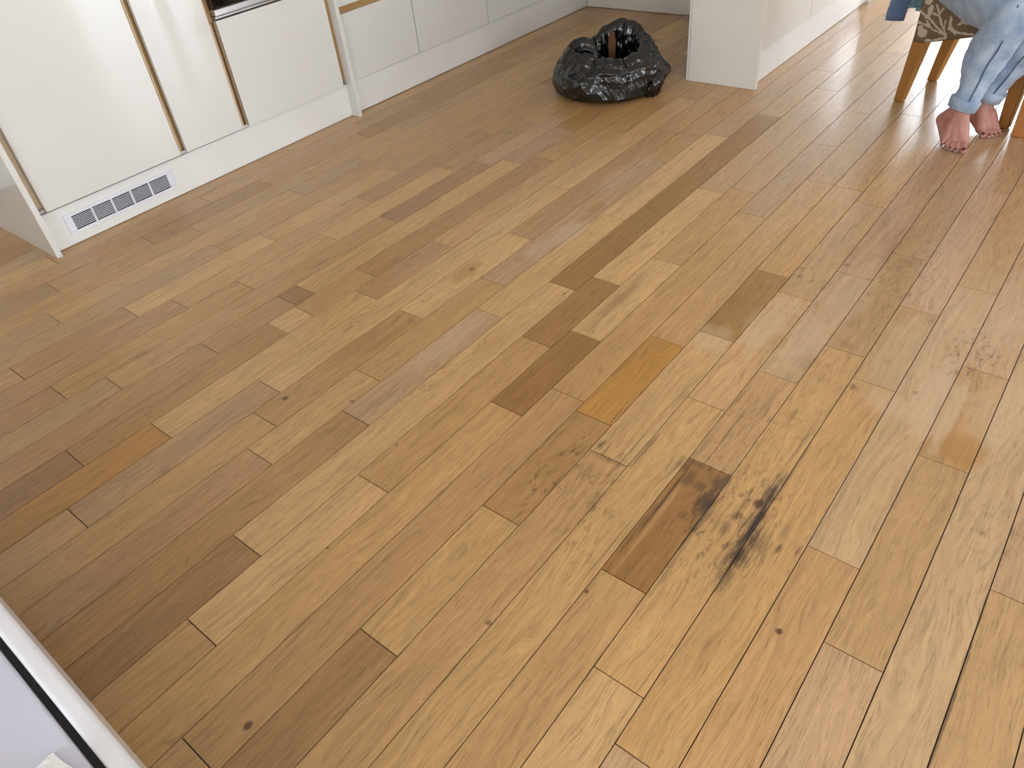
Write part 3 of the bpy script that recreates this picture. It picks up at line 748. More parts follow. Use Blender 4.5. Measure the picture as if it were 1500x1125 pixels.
# back run of the kitchen nook
t = thing('base_cabinet', (-12, 45, 1.5), 'white base cabinets closing the back of the kitchen behind the bin bag', 'cabinet')
box('carcass', -18.4, -6.9, 42.4, 47.9, 1.55, 7.9, PANEL_GREY, t, bev=0)
for i in range(2):
    box('door', -18.2 + i * 5.7, -12.6 + i * 5.7, 42.1, 42.3, 1.56, 7.6, WHITE, t, bev=0.0015)
tag(box('plinth', PF + 0.02, -6.75, 42.46, 42.62, 0.03, 1.5, PANEL_GREY, None, bev=0.001), 'off-white plinth at the back behind the bin bag', 'plinth')
tag(box('worktop', BF + 0.22, -7.02, 41.9, 48.0, 7.92, 8.3, WORKTOP, None, bev=0.002), 'pale worktop along the back of the kitchen', 'worktop')

# ------------------------------------------------------------------ peninsula
t = thing('end_panel', (-5, 32.7, 0), 'wide off-white end panel of the peninsula facing the viewer', 'panel')
box('face_panel', -6.60, -3.27, 32.65, 32.86, 0, 8.0, PANEL_GREY, t, bev=0.002)
box('side_panel', -6.72, -6.615, 32.66, 42.3, 0, 8.0, PANEL_GREY, t, bev=0.001)
IF = -3.52
edges = [32.88, 39.05, 43.4, 47.9]
labels = ['white gloss peninsula door behind the end panel', 'white gloss peninsula door in the middle of the run', 'white gloss peninsula door by the kitchen wall']
for (a, b_), lb in zip(zip(edges[:-1], edges[1:]), labels):
    t = thing('peninsula_cabinet', (-5, (a + b_) / 2, 1.4), lb, 'cabinet', 'cabinets of the peninsula')
    box('carcass', -6.6, IF - 0.21, a, b_, 1.42, 7.9, PANEL_GREY, t, bev=0)
    box('door', IF - 0.2, IF, a + 0.03, b_ - 0.03, 1.36, 7.8, WHITE, t, bev=0.0015)
tag(box('plinth', IF - 0.22, IF - 0.07, 32.88, 47.85, 0.02, 1.33, WHITE_PLINTH, None, bev=0.001), 'white gloss plinth along the peninsula beside the dining floor', 'plinth')
tag(box('worktop', -7.0, -2.9, 32.3, 48.0, 8.02, 8.4, WORKTOP, None, bev=0.002), 'pale worktop on the peninsula', 'worktop')

# ------------------------------------------------------------------ white unit in the near left corner
ZT = 5.0
t = thing('low_cabinet', (1, -3, 0), 'white low unit with a black seam in the bottom left corner', 'cabinet')
box('body', -8.0, 6.5, -5.8, -0.525, 0.3, ZT - 0.02, APPL_TOP, t, bev=0.003)
box('front_panel', -8.0, 6.5, -0.445, -0.235, 3.5, ZT, APPL, t, bev=0.006, seg=4)
box('seal', -8.0, 6.5, -0.54, -0.44, 0.4, ZT - 0.10, RUBBER, t, bev=0)
def crumple():
    vs, fs = [], []
    nx, ny = 26, 22
    for i in range(nx):
        for j in range(ny):
            u, v = i / (nx - 1), j / (ny - 1)
            x = 3.68 + u * 1.6; y = -1.72 + v * 1.30 - 0.28 * (1 - u)
            e = min(u, 1 - u, v, 1 - v) * 5
            h = min(1, e) * (0.14 + 0.26 * abs(noise.noise(Vector((x * 2.4, y * 2.4, 3)))) + 0.10 * abs(noise.noise(Vector((x * 6, y * 6, 9)))))
            x += 0.12 * noise.noise(Vector((v * 5, 1, 7))) ; y += 0.12 * noise.noise(Vector((u * 5, 4, 2)))
            vs.append(Vector((x, y, ZT + 0.0 + h)) * U)
    top = len(vs)
    for v in list(vs): vs.append(Vector((v.x, v.y, min(v.z - 0.0008, max(ZT * U - 0.0015, v.z - 0.004)))))
    for i in range(nx - 1):
        for j in range(ny - 1):
            a = i * ny + j
            fs.append((a, a + ny, a + ny + 1, a + 1)); fs.append((top + a, top + a + 1, top + a + ny + 1, top + a + ny))
    def side(a, b_): fs.append((a, b_, b_ + top, a + top))
    for i in range(nx - 1): side(i * ny, (i + 1) * ny); side((i + 1) * ny + ny - 1, i * ny + ny - 1)
    for j in range(ny - 1): side(j + 1, j); side((nx - 1) * ny + j, (nx - 1) * ny + j + 1)
    tag(from_pts('crumpled_cloth', vs, fs, PAPER, None, False), 'crumpled white cloth lying on the white low unit', 'cloth')
crumple()
# ------------------------------------------------------------------ bin bag
def plastic():
    m, nt, b = new_mat("black_bin_bag_plastic")
    tc = N(nt, 'ShaderNodeTexCoord').outputs['Object']
    n1 = noise_n(nt, tc, 9.0, 3.0, 0.5, 0.6)
    n2 = noise_n(nt, vmul(nt, tc, (1, 1, 0.45)), 34.0, 3.0, 0.5, 1.2)
    L(nt, mix_c(nt, n1, srgb(7, 7, 8), srgb(15, 15, 17)), b.inputs['Base Color'])
    L(nt, maprange(nt, n1, 0.3, 0.7, 0.13, 0.24), b.inputs['Roughness'])
    b.inputs['Specular IOR Level'].default_value = 0.7
    bn = N(nt, 'ShaderNodeBump'); bn.inputs['Strength'].default_value = 0.3; bn.inputs['Distance'].default_value = 0.004
    L(nt, math_n(nt, 'ABSOLUTE', math_n(nt, 'SUBTRACT', n2, 0.5)), bn.inputs['Height'])
    L(nt, bn.outputs[0], b.inputs['Normal'])
    return m
PLASTIC = plastic()
BAGC = Vector((-9.35, 30.05, 0))
ER = Vector((0.845, 0.534, 0)); EF = Vector((-0.534, 0.845, 0))

def gauss(th, c, w):
    d = (th - c + math.pi) % (2 * math.pi) - math.pi
    return math.exp(-(d / w) ** 2)

def sgauss(th, c, w):
    d = (th - c + math.pi) % (2 * math.pi) - math.pi
    return math.exp(-(d / w) ** 4)

def ridged(p, s):
    v = 0; a = 0.5; f = s
    for k in range(3):
        v += a * (1 - 2.2 * abs(noise.noise(p * f + Vector((k * 7.1, 3.3, 1.7)))))
        a *= 0.5; f *= 2.1
    return v

def facet(p):
    """Distance to the nearest scattered point: creased, nearly flat patches like taut film."""
    return noise.voronoi(p)[0][0]

def bin_bag():
    root = thing('bin_bag', BAGC, 'open crumpled black plastic bin bag standing on the floor by the peninsula', 'bag')
    rad = math.radians
    prof = [(0.0, 0.80), (0.04, 0.90), (0.14, 0.985), (0.32, 1.0), (0.5, 0.98), (0.68, 0.92), (0.85, 0.81), (1.0, 0.66)]
    def pr(t):
        for (a, ra), (b_, rb) in zip(prof[:-1], prof[1:]):
            if t <= b_:
                q = (t - a) / (b_ - a); q = q * q * (3 - 2 * q)
                return ra + (rb - ra) * q
        return prof[-1][1]
    def H(th):
        return 1.92 + 0.66 * sgauss(th, rad(66), rad(40)) + 0.10 * gauss(th, rad(178), rad(34)) + 0.45 * gauss(th, rad(2), rad(34)) - 0.10 * gauss(th, rad(275), rad(26)) + 0.30 * noise.noise(Vector((math.cos(th) * 2.6, math.sin(th) * 2.6, 4.4)))
    nth, nt_ = 280, 80
    vs, fs = [], []
    def pt(th, t, inner=0.0):
        h = H(th)
        r = pr(t)
        hood = sgauss(th, rad(66), rad(40))
        r = r + 0.10 * hood * t * t
        rx, ry = 2.42, 2.05
        x = rx * r * math.cos(th); y = ry * r * math.sin(th)
        z = h * t
        x += 0.30 * hood * t * t * 0.0 - 0.10 * gauss(th, rad(178), rad(34)) * t
        p = Vector((x, y, z))
        # pulled folds, deeper towards the neck, plus fine crinkles
        d = 0.15 * ridged(Vector((math.cos(th) * 1.5, math.sin(th) * 1.5, z * 0.55)), 1.25) * (0.35 + t)
        d += 0.09 * ridged(Vector((math.cos(th + z * 0.35) * 4.2, math.sin(th + z * 0.35) * 4.2, z * 0.5)), 1.0)
        q1 = Vector((p.x + 0.6 * p.z, p.y - 0.3 * p.z, p.z * 0.7))
        d += 0.30 * (0.45 - facet(q1 * 0.8)) + 0.05 * (0.45 - facet(q1 * 1.7 + Vector((3, 1, 7))))
        d += 0.05 * math.sin(th * 23 + 4 * noise.noise(p * 1.1)) * t * t
        if t < 0.06: d *= 0.3
        n = Vector((math.cos(th), math.sin(th), 0))
        p = p + n * d
        # loose flap low on the right
        p += Vector((0.42, 0, 0)) * gauss(th, rad(6), rad(13)) * math.exp(-((z - 0.75) / 0.4) ** 2)
        if t > 0.8: p.z += 0.09 * noise.noise(Vector((math.cos(th) * 5, math.sin(th) * 5, 2.0)))
        return p
    rings = []
    for i in range(nt_ + 1):
        t = i / nt_
        rings.append([pt(2 * math.pi * k / nth, t) for k in range(nth)])
    # rolled rim and the inside of the bag
    last = rings[-1]
    for j in range(1, 22):
        q = j / 21
        ring = []
        for k in range(nth):
            th = 2 * math.pi * k / nth
            p = last[k]
            s = 1 - 0.12 * math.sin(min(1, q * 4) * math.pi / 2) - 0.10 * q
            down = (p.z - 1.0) * q ** 0.9
            up = 0.05 * math.sin(min(1, q * 5) * math.pi)
            w = Vector((p.x * s, p.y * s, p.z - down + up))
            w += Vector((math.cos(th), math.sin(th), 0)) * (-0.10 * max(0, ridged(w * 1.2, 1.8)) * math.sin(q * math.pi))
            ring.append(w)
        rings.append(ring)
    base = len(rings)
    for r in rings:
        for p in r:
            p.z = max(p.z, 0.0)
            vs.append((BAGC + ER * p.x + EF * p.y + Vector((0, 0, p.z))) * U)
    for i in range(base - 1):
        for k in range(nth):
            k2 = (k + 1) % nth
            fs.append((i * nth + k, i * nth + k2, (i + 1) * nth + k2, (i + 1) * nth + k))
    fs.append(tuple(range(nth - 1, -1, -1)))
    c = len(vs)
    vs.append((BAGC + Vector((0, 0, 0.95))) * U)
    o = (base - 1) * nth
    for k in range(nth): fs.append((o + k, o + (k + 1) % nth, c))
    from_pts('bag_body', vs, fs, PLASTIC, root, True)
    # bunched neck folded over on the left
    def crumple_r(i, t, p):
        q = p / U
        return U * (0.13 * ridged(q * 1.0, 1.9) + 0.06 * math.sin(t * 7 + i))
    def W(x, y, z): return BAGC + ER * x + EF * y + Vector((0, 0, z))
    path_loft('bag_neck', [W(-1.6, 0.3, 1.2), W(-1.45, 0.2, 1.78), W(-1.05, 0.0, 1.88), W(-0.7, -0.2, 1.6), W(-0.5, -0.2, 1.2)], [0.34, 0.38, 0.38, 0.32, 0.3], PLASTIC, root, n=40, sub=8, disp=crumple_r)
    path_loft('bag_flap', [W(1.7, -0.9, 0.05), W(2.0, -0.95, 0.5), W(1.95, -0.75, 0.85), W(1.7, -0.6, 0.95)], [0.25, 0.36, 0.33, 0.2], PLASTIC, root, n=32, sub=8, disp=crumple_r)
    return root
bin_bag()
def card():
    def W(x, y, z): return (BAGC + ER * x + EF * y + Vector((0, 0, z))) * U
    out = [(0.02, 1.1), (0.30, 1.1), (0.34, 2.0), (0.27, 2.36), (0.10, 2.42), (0.0, 2.1)]
    vs, fs = [], []
    for y in (0.62, 0.67):
        for x, z in out: vs.append(W(x, y + 0.1 * (z - 1.1) - 0.15 * abs(x), z))
    n = len(out)
    fs.append(tuple(range(n))); fs.append(tuple(range(2 * n - 1, n - 1, -1)))
    for i in range(n): fs.append((i, (i + 1) % n, n + (i + 1) % n, n + i))
    tag(from_pts('cardboard_piece', vs, fs, CARD), 'brown cardboard piece poking up inside the black bin bag', 'cardboard')
card()

# ------------------------------------------------------------------ dining chair
def wood_leg(name, c):
    m, nt, b = new_mat(name)
    tc = N(nt, 'ShaderNodeTexCoord').outputs['Object']
    n1 = noise_n(nt, vmul(nt, tc, (90, 90, 6)), 1.0, 4.0, 0.6)
    L(nt, mix_c(nt, n1, srgb(c[0] - 24, c[1] - 22, c[2] - 18), srgb(c[0] + 14, c[1] + 12, c[2] + 10)), b.inputs['Base Color'])
    b.inputs['Roughness'].default_value = 0.35
    return m
LEGWOOD = wood_leg("golden_beech_leg", (168, 118, 56))
TABLEWOOD = wood_leg("orange_oak_table", (178, 118, 58))

def leaf_fabric():
    m, nt, b = new_mat("brown_leaf_print_fabric")
    tc = N(nt, 'ShaderNodeTexCoord').outputs['Object']
    d = N(nt, 'ShaderNodeTexNoise'); L(nt, tc, d.inputs['Vector']); d.inputs['Scale'].default_value = 14.0; d.inputs['Detail'].default_value = 1.0
    ad = N(nt, 'ShaderNodeVectorMath', operation='MULTIPLY_ADD')
    L(nt, d.outputs['Color'], ad.inputs[0]); ad.inputs[1].default_value = (0.07, 0.07, 0.07); L(nt, tc, ad.inputs[2])
    w = N(nt, 'ShaderNodeTexWave', wave_type='BANDS', bands_direction='DIAGONAL'); L(nt, ad.outputs[0], w.inputs['Vector'])
    w.inputs['Scale'].default_value = 13.0; w.inputs['Distortion'].default_value = 3.0; w.inputs['Detail'].default_value = 0.6; w.inputs['Detail Scale'].default_value = 1.2
    stem = maprange(nt, w.outputs['Fac'], 0.90, 0.96)
    vo = N(nt, 'ShaderNodeTexVoronoi', feature='F1'); L(nt, ad.outputs[0], vo.inputs['Vector']); vo.inputs['Scale'].default_value = 16.0
    leaf = maprange(nt, vo.outputs['Distance'], 0.30, 0.27)
    gate = maprange(nt, noise_n(nt, tc, 18.0, 1.0), 0.50, 0.54)
    f = math_n(nt, 'MAXIMUM', stem, math_n(nt, 'MULTIPLY', leaf, gate))
    weave = noise_n(nt, tc, 420.0, 1.0)
    base = mix_c(nt, weave, srgb(108, 91, 70), srgb(130, 112, 89))
    cr = mix_c(nt, weave, srgb(182, 168, 148), srgb(204, 191, 170))
    L(nt, mix_c(nt, f, base, cr), b.inputs['Base Color'])
    b.inputs['Roughness'].default_value = 0.9
    b.inputs['Specular IOR Level'].default_value = 0.2
    return m
LEAF = leaf_fabric()

def leaf_side():
    """Brown upholstery printed with cream stems and leaves, drawn as strokes along the seat side (u, z)."""
    m, nt, b = new_mat("brown_seat_fabric_with_cream_stems")
    tc = N(nt, 'ShaderNodeTexCoord').outputs['Object']
    ad = N(nt, 'ShaderNodeVectorMath', operation='ADD'); L(nt, tc, ad.inputs[0])
    off = chair.location - CA * U
    ad.inputs[1].default_value = off
    dt = N(nt, 'ShaderNodeVectorMath', operation='DOT_PRODUCT'); L(nt, ad.outputs[0], dt.inputs[0]); dt.inputs[1].default_value = CU / U
    sz = N(nt, 'ShaderNodeSeparateXYZ'); L(nt, ad.outputs[0], sz.inputs[0])
    cb = N(nt, 'ShaderNodeCombineXYZ'); L(nt, dt.outputs['Value'], cb.inputs[0]); L(nt, math_n(nt, 'MULTIPLY', sz.outputs[2], 1 / U), cb.inputs[1])
    wob = N(nt, 'ShaderNodeTexNoise'); L(nt, cb.outputs[0], wob.inputs['Vector']); wob.inputs['Scale'].default_value = 4.5; wob.inputs['Detail'].default_value = 2.0
    wa = N(nt, 'ShaderNodeVectorMath', operation='MULTIPLY_ADD'); L(nt, wob.outputs['Color'], wa.inputs[0]); wa.inputs[1].default_value = (0.16, 0.16, 0); L(nt, cb.outputs[0], wa.inputs[2])
    sb = N(nt, 'ShaderNodeVectorMath', operation='SUBTRACT'); L(nt, wa.outputs[0], sb.inputs[0]); sb.inputs[1].default_value = (0.08, 0.08, 0)
    P2 = sb.outputs[0]
    strokes = [((1.41, 2.76), (1.08, 3.2), .03), ((1.08, 3.2), (.73, 3.8), .045), ((1.41, 2.76), (.95, 3.05), .03), ((.95, 3.05), (.56, 3.3), .04),
               ((1.2, 2.86), (.75, 2.96), .025), ((.62, 3.06), (.16, 3.12), .04), ((.75, 2.96), (.5, 3.2), .025), ((1.41, 2.76), (.95, 2.6), .04), ((1.37, 3.45), (1.42, 3.1), .05), ((1.42, 3.1), (1.66, 2.99), .07),
               ((1.66, 2.99), (2.3, 3.02), .04), ((1.25, 3.0), (1.2, 3.35), .025), ((.9, 3.5), (1.0, 3.75), .03), ((.85, 3.45), (.66, 3.5), .03), ((2.2, 3.5), (1.7, 3.3), .04), ((.3, 3.4), (.12, 3.55), .04),
               ((2.6, 3.2), (3.2, 3.6), .05), ((3.2, 3.6), (3.8, 3.3), .05), ((3.0, 3.1), (3.6, 3.9), .04)]
    f = None
    for a, c, w in strokes:
        a = Vector((a[0], a[1], 0)); c = Vector((c[0], c[1], 0)); ab = c - a
        pa = N(nt, 'ShaderNodeVectorMath', operation='SUBTRACT'); L(nt, P2, pa.inputs[0]); pa.inputs[1].default_value = a
        dd = N(nt, 'ShaderNodeVectorMath', operation='DOT_PRODUCT'); L(nt, pa.outputs[0], dd.inputs[0]); dd.inputs[1].default_value = ab / ab.length_squared
        h = math_n(nt, 'MULTIPLY', dd.outputs['Value'], 1.0, clamp=True)
        sc = N(nt, 'ShaderNodeVectorMath', operation='SCALE'); sc.inputs[0].default_value = ab; L(nt, h, sc.inputs['Scale'])
        df = N(nt, 'ShaderNodeVectorMath', operation='SUBTRACT'); L(nt, pa.outputs[0], df.inputs[0]); L(nt, sc.outputs[0], df.inputs[1])
        ln = N(nt, 'ShaderNodeVectorMath', operation='LENGTH'); L(nt, df.outputs[0], ln.inputs[0])
        q = maprange(nt, ln.outputs['Value'], w * 1.25, w * 0.8)
        f = q if f is None else math_n(nt, 'MAXIMUM', f, q)
    for (u, z, ru, rz) in ((.42, 2.76, .2, .17), (.30, 2.92, .1, .1), (.52, 3.6, .10, .2), (.46, 3.35, .13, .08), (.75, 2.5, .16, .08), (1.95, 3.4, .2, .09), (3.3, 3.2, .2, .15), (.35, 3.9, .16, .1)):
        sb2 = N(nt, 'ShaderNodeVectorMath', operation='SUBTRACT'); L(nt, P2, sb2.inputs[0]); sb2.inputs[1].default_value = (u, z, 0)
        ln = N(nt, 'ShaderNodeVectorMath', operation='LENGTH'); L(nt, vmul(nt, sb2.outputs[0], (1 / ru, 1 / rz, 0)), ln.inputs[0])
        f = math_n(nt, 'MAXIMUM', f, maprange(nt, ln.outputs['Value'], 1.08, 0.92))
    weave = noise_n(nt, tc, 420.0, 1.0)
    base = mix_c(nt, weave, srgb(106, 88, 66), srgb(128, 109, 84)); cr = mix_c(nt, weave, srgb(182, 168, 148), srgb(206, 193, 172))
    L(nt, mix_c(nt, f, base, cr), b.inputs['Base Color'])
    b.inputs['Roughness'].default_value = 0.9; b.inputs['Specular IOR Level'].default_value = 0.2
    return m

CA = Vector((2.5, 33.7, 0))
CU = Vector((0.958, -0.286, 0)).normalized(); CV = Vector((0.286, 0.958, 0)).normalized()
def CH(u, v, z): return CA + CU * u + CV * v + Vector((0, 0, z))

def prism(name, pts0, pts1, mat, parent, bev=0.0):
    """Solid between two equal outlines given in board widths."""
    n = len(pts0)
    off = origin_of(parent) if parent else Vector((0, 0, 0))
    bm = bmesh.new()
    a = [bm.verts.new(Vector(p) * U - off) for p in pts0]
    b_ = [bm.verts.new(Vector(p) * U - off) for p in pts1]
    bm.faces.new(a); bm.faces.new(b_[::-1])
    for i in range(n):
        bm.faces.new((a[i], b_[i], b_[(i + 1) % n], a[(i + 1) % n]))
    bmesh.ops.recalc_face_normals(bm, faces=bm.faces)
    if bev: bmesh.ops.bevel(bm, geom=list(bm.edges), offset=bev, segments=3, profile=0.5, affect='EDGES')
    me = bpy.data.meshes.new(name); bm.to_mesh(me); bm.free()
    return link(name, me, mat, parent)

chair = thing('dining_chair', CH(2.2, 1.5, 0), 'upholstered dining chair with brown leaf print fabric and golden wooden legs', 'chair')
def leg(u, v, du, dv, zt=2.75):
    """Tapered square leg, foot at (u, v), top leaning by (du, dv)."""
    s0, s1 = 0.17, 0.27
    lo = [CH(u + a * s0, v + b_ * s0, 0.02) for a, b_ in ((-1, -1), (1, -1), (1, 1), (-1, 1))]
    hi = [CH(u + du + a * s1, v + dv + b_ * s1, zt) for a, b_ in ((-1, -1), (1, -1), (1, 1), (-1, 1))]
    prism('leg', lo, hi, LEGWOOD, chair, bev=0.003)
    g_ = [CH(u + a * 0.12, v + b_ * 0.12, 0.0) for a, b_ in ((-1, -1), (1, -1), (1, 1), (-1, 1))]
    g2 = [CH(u + a * 0.12, v + b_ * 0.12, 0.05) for a, b_ in ((-1, -1), (1, -1), (1, 1), (-1, 1))]
    prism('foot_pad', g_, g2, RUBBER, chair)
leg(0.02, 0.05, 0.35, 0.05); leg(-0.33, 2.95, 0.55, -0.05); leg(4.33, 0.0, 0.0, 0.1, 2.9); leg(4.2, 3.5, 0.0, -0.1, 2.9)
# upholstered seat box with a lower edge that rises to the front
def side(v): return [CH(0.08, v, 2.37), CH(0.50, v, 2.38), CH(1.2, v, 2.58), CH(2.5, v, 2.95), CH(4.5, v, 2.98), CH(4.6, v, 3.5), CH(4.55, v, 3.95), CH(0.1, v, 3.95)]
prism('seat', side(-0.22), side(3.55), leaf_side(), chair, bev=0.012)
def bk(v): return [CH(0.06, v, 3.9), CH(0.75, v, 3.9), CH(0.55, v, 6.5), CH(0.1, v, 9.3), CH(-0.45, v, 9.3), CH(-0.25, v, 6.5)]
prism('backrest', bk(-0.2), bk(3.5), LEAF, chair, bev=0.012)

# ------------------------------------------------------------------ table beside the chair
table = thing('dining_table', (11, 38, 0), 'orange oak dining table with square legs at the right edge', 'table')
for x, y in ((7.02, 31.75), (14.2, 31.75), (7.02, 44.6), (14.2, 44.6)):
    box('leg', x, x + 0.75, y, y + 0.75, 0, 6.3, TABLEWOOD, table, bev=0.003)
box('apron', 7.2, 14.8, 31.95, 32.15, 5.5, 6.3, TABLEWOOD, table); box('apron', 7.2, 14.8, 45.0, 45.2, 5.5, 6.3, TABLEWOOD, table)
box('tabletop', 6.6, 15.4, 31.3, 45.8, 6.3, 6.65, TABLEWOOD, table, bev=0.004)

# ------------------------------------------------------------------ garment and scarf on the chair back
def denim(name, c0, c1, s=1.0):
    m, nt, b = new_mat(name)
    tc = N(nt, 'ShaderNodeTexCoord').outputs['Object']
    n1 = noise_n(nt, tc, 9.0 * s, 3.0, 0.6)
    n2 = noise_n(nt, vmul(nt, tc, (600, 600, 300)), 1.0, 2.0)
    f = math_n(nt, 'ADD', maprange(nt, n1, 0.3, 0.7, 0.0, 0.8), maprange(nt, n2, 0.3, 0.7, -0.12, 0.12))
    L(nt, mix_c(nt, f, srgb(*c0), srgb(*c1)), b.inputs['Base Color'])
    b.inputs['Roughness'].default_value = 0.85
    b.inputs['Specular IOR Level'].default_value = 0.2
    b.inputs['Sheen Weight'].default_value = 0.15
    bn = N(nt, 'ShaderNodeBump'); bn.inputs['Strength'].default_value = 0.3; bn.inputs['Distance'].default_value = 0.001
    L(nt, n2, bn.inputs['Height']); L(nt, bn.outputs[0], b.inputs['Normal'])
    return m
SLATE = denim("slate_blue_cloth", (96, 118, 156), (116, 138, 176))
JEAN = denim("pale_washed_denim", (128, 148, 176), (186, 200, 216), 1.8)
JEAN_DARK = denim("dark_denim_seam", (60, 78, 108), (84, 102, 132))
TEAL = denim("teal_crochet_wool", (60, 130, 150), (190, 214, 214), 9.0)

SL = {'foot': (1.337, 35.000, 0.000), 'axis': [(1.337, 35.000, 2.714), (1.364, 35.000, 2.975), (1.405, 35.000, 3.386), (1.559, 35.000, 3.909), (2.165, 34.800, 4.955)], 'scarf': (1.963, 35.400, 3.076)}
g_ = thing('hanging_jacket', SL['foot'], 'slate blue jacket hanging over the chair back with its cuff dangling', 'jacket')
def flat(p, a, b_): return (p, Vector(a), Vector(b_))
ax_ = Vector((0.80, 0.55, -0.1)).normalized(); dp_ = Vector((-0.55, 0.8, 0)).normalized()
def S(i, wx): return flat(SL['axis'][i], ax_ * wx, dp_ * 0.10)
loft('sleeve', [S(0, 0.36), S(1, 0.38), S(2, 0.40), S(3, 0.5), S(4, 0.55)], SLATE, g_, n=24)
loft('cuff', [flat(Vector(SL['axis'][0]) + Vector((0, 0, -.02)), ax_ * 0.385, dp_ * 0.12), flat(Vector(SL['axis'][1]) + Vector((0, 0, .2)), ax_ * 0.40, dp_ * 0.13)], SLATE, g_, n=24)
jb = [CH(u, v, z) for u, v, z in ((-0.40, 0.1, 4.6), (-0.40, 3.2, 4.6), (-0.82, 3.3, 9.2), (-0.82, 0.0, 9.2))]
jf = [CH(u, v, z) for u, v, z in ((-0.14, 0.1, 4.6), (-0.14, 3.2, 4.6), (-0.52, 3.3, 9.2), (-0.52, 0.0, 9.2))]
prism('jacket_body', jb, jf, SLATE, g_, bev=0.006)

sc_ = thing('crochet_scarf', SL['scarf'], 'teal and cream crochet scarf end hanging behind the chair', 'scarf')
rs = random.Random(3)
def scarf():
    vs, fs = [], []
    c0 = Vector(SL['scarf'])
    for k in range(70):
        x = rs.uniform(-0.34, 0.34); z = rs.uniform(0.0, 1.5); y = rs.uniform(-0.12, 0.12)
        c = c0 + ax_ * x + dp_ * y + Vector((0, 0, z))
        r = rs.uniform(0.05, 0.085); R2 = r * 0.42
        ax = Vector((rs.uniform(-1, 1), rs.uniform(-1, 1), rs.uniform(-1, 1))).normalized()
        a = ax.orthogonal().normalized(); b_ = ax.cross(a)
        i0 = len(vs)
        for i in range(10):
            t = 2 * math.pi * i / 10
            d = a * math.cos(t) + b_ * math.sin(t)
            for j in range(5):
                s = 2 * math.pi * j / 5
                vs.append((c + d * (r + R2 * math.cos(s)) + ax * R2 * math.sin(s)) * U)
        for i in range(10):
            for j in range(5):
                fs.append((i0 + i * 5 + j, i0 + ((i + 1) % 10) * 5 + j, i0 + ((i + 1) % 10) * 5 + (j + 1) % 5, i0 + i * 5 + (j + 1) % 5))
    o = from_pts('crochet_loops', vs, fs, TEAL, sc_, True)
    o['kind'] = 'stuff'
    core0 = [c0 + ax_ * x + dp_ * (-0.05) + Vector((0, 0, z)) for x, z in ((-.3, .05), (.3, .0), (.3, 6.2), (-.3, 6.2))]
    core1 = [p + dp_ * 0.1 for p in core0]
    prism('scarf_band', core0, core1, TEAL, sc_, bev=0.004)
scarf()

# ------------------------------------------------------------------ seated person
def skin():
    m, nt, b = new_mat("pinkish_skin")
    tc = N(nt, 'ShaderNodeTexCoord').outputs['Object']
    n1 = noise_n(nt, tc, 26.0, 4.0, 0.6)
    n2 = noise_n(nt, tc, 140.0, 3.0, 0.6)
    col = mix_c(nt, n1, srgb(158, 102, 90), srgb(200, 150, 134))
    L(nt, col, b.inputs['Base Color'])
    b.inputs['Roughness'].default_value = 0.5
    b.inputs['Subsurface Weight'].default_value = 0.08
    b.inputs['Subsurface Radius'].default_value = (0.01, 0.004, 0.002)
    bn = N(nt, 'ShaderNodeBump'); bn.inputs['Strength'].default_value = 0.4; bn.inputs['Distance'].default_value = 0.0015
    L(nt, n2, bn.inputs['Height']); L(nt, bn.outputs[0], b.inputs['Normal'])
    return m
SKIN = skin()
NAIL = plain("dark_red_nail_varnish", srgb(88, 28, 44), rough=0.25, var=0.02)
HAIR = plain("brown_hair", srgb(86, 62, 44), rough=0.6, var=0.2, vscale=40)
TOPCLOTH = plain("navy_jumper_wool", srgb(70, 82, 104), rough=0.9, var=0.06, vscale=30, bump=0.3)

person = thing('person', (4.6, 32.6, 0), 'barefoot person in pale washed jeans seated on the leaf print chair', 'person')
V = Vector
def foot(heel, ball_in, ball_out, ankle, calf, toes):
    """heel, inner ball, outer ball, ankle, calf joints; toes from big to little as tips."""
    heel, bi, bo, an = V(heel), V(ball_in), V(ball_out), V(ankle)
    caps = [(an, 0.30, V(calf), 0.34)]
    caps += [(an, 0.31, heel, 0.26), (heel, 0.25, (heel + bo) / 2, 0.20), ((heel + bo) / 2, 0.20, bo, 0.17)]
    caps += [(an, 0.29, (an * 0.45 + bi * 0.55), 0.25), (an * 0.45 + bi * 0.55, 0.25, bi, 0.20), (an, 0.28, (bi + bo) / 2, 0.19)]
    caps += [(heel, 0.24, bi, 0.17), (bi, 0.20, bo, 0.165), (an * .5 + bo * .5, 0.22, bo, 0.17)]
    n = len(toes)
    for i, tp in enumerate(toes):
        tp = V(tp)
        r = (0.118, 0.078, 0.075, 0.072, 0.068)[i]
        b0 = bi.lerp(bo, i / (n - 1))
        kn = b0.lerp(tp, 0.55) + V((0, 0, 0.055 if i else 0.02))
        caps += [(b0, 0.10 if i else 0.15, kn, r * 0.95), (kn, r * 0.95, tp, r * 0.92)]
    # malleolus
    out = (bo - bi).normalized()
    caps += [(an + out * 0.24, 0.12, an + out * 0.25, 0.12), (an - out * 0.24, 0.12, an - out * 0.25, 0.12)]
    return caps
R_HEEL, R_ANKLE, R_KNEE, R_HIP = (4.85, 30.75, 0.62), (5.35, 30.45, 1.15), (5.95, 30.9, 4.15), (3.45, 34.1, 4.75)
R_BIG, R_LITTLE = (5.97, 29.48, 0), (5.17, 29.50, 0)
R_BALL_IN, R_BALL_OUT = (5.80, 29.95, 0.24), (5.22, 29.98, 0.20)
L_HEEL, L_ANKLE, L_KNEE, L_HIP = (5.45, 32.1, 0.62), (5.85, 31.75, 1.2), (7.1, 31.7, 4.2), (4.5, 35.8, 4.8)
L_BIG, L_LITTLE = (6.20, 31.14, 0), (6.80, 31.50, 0)
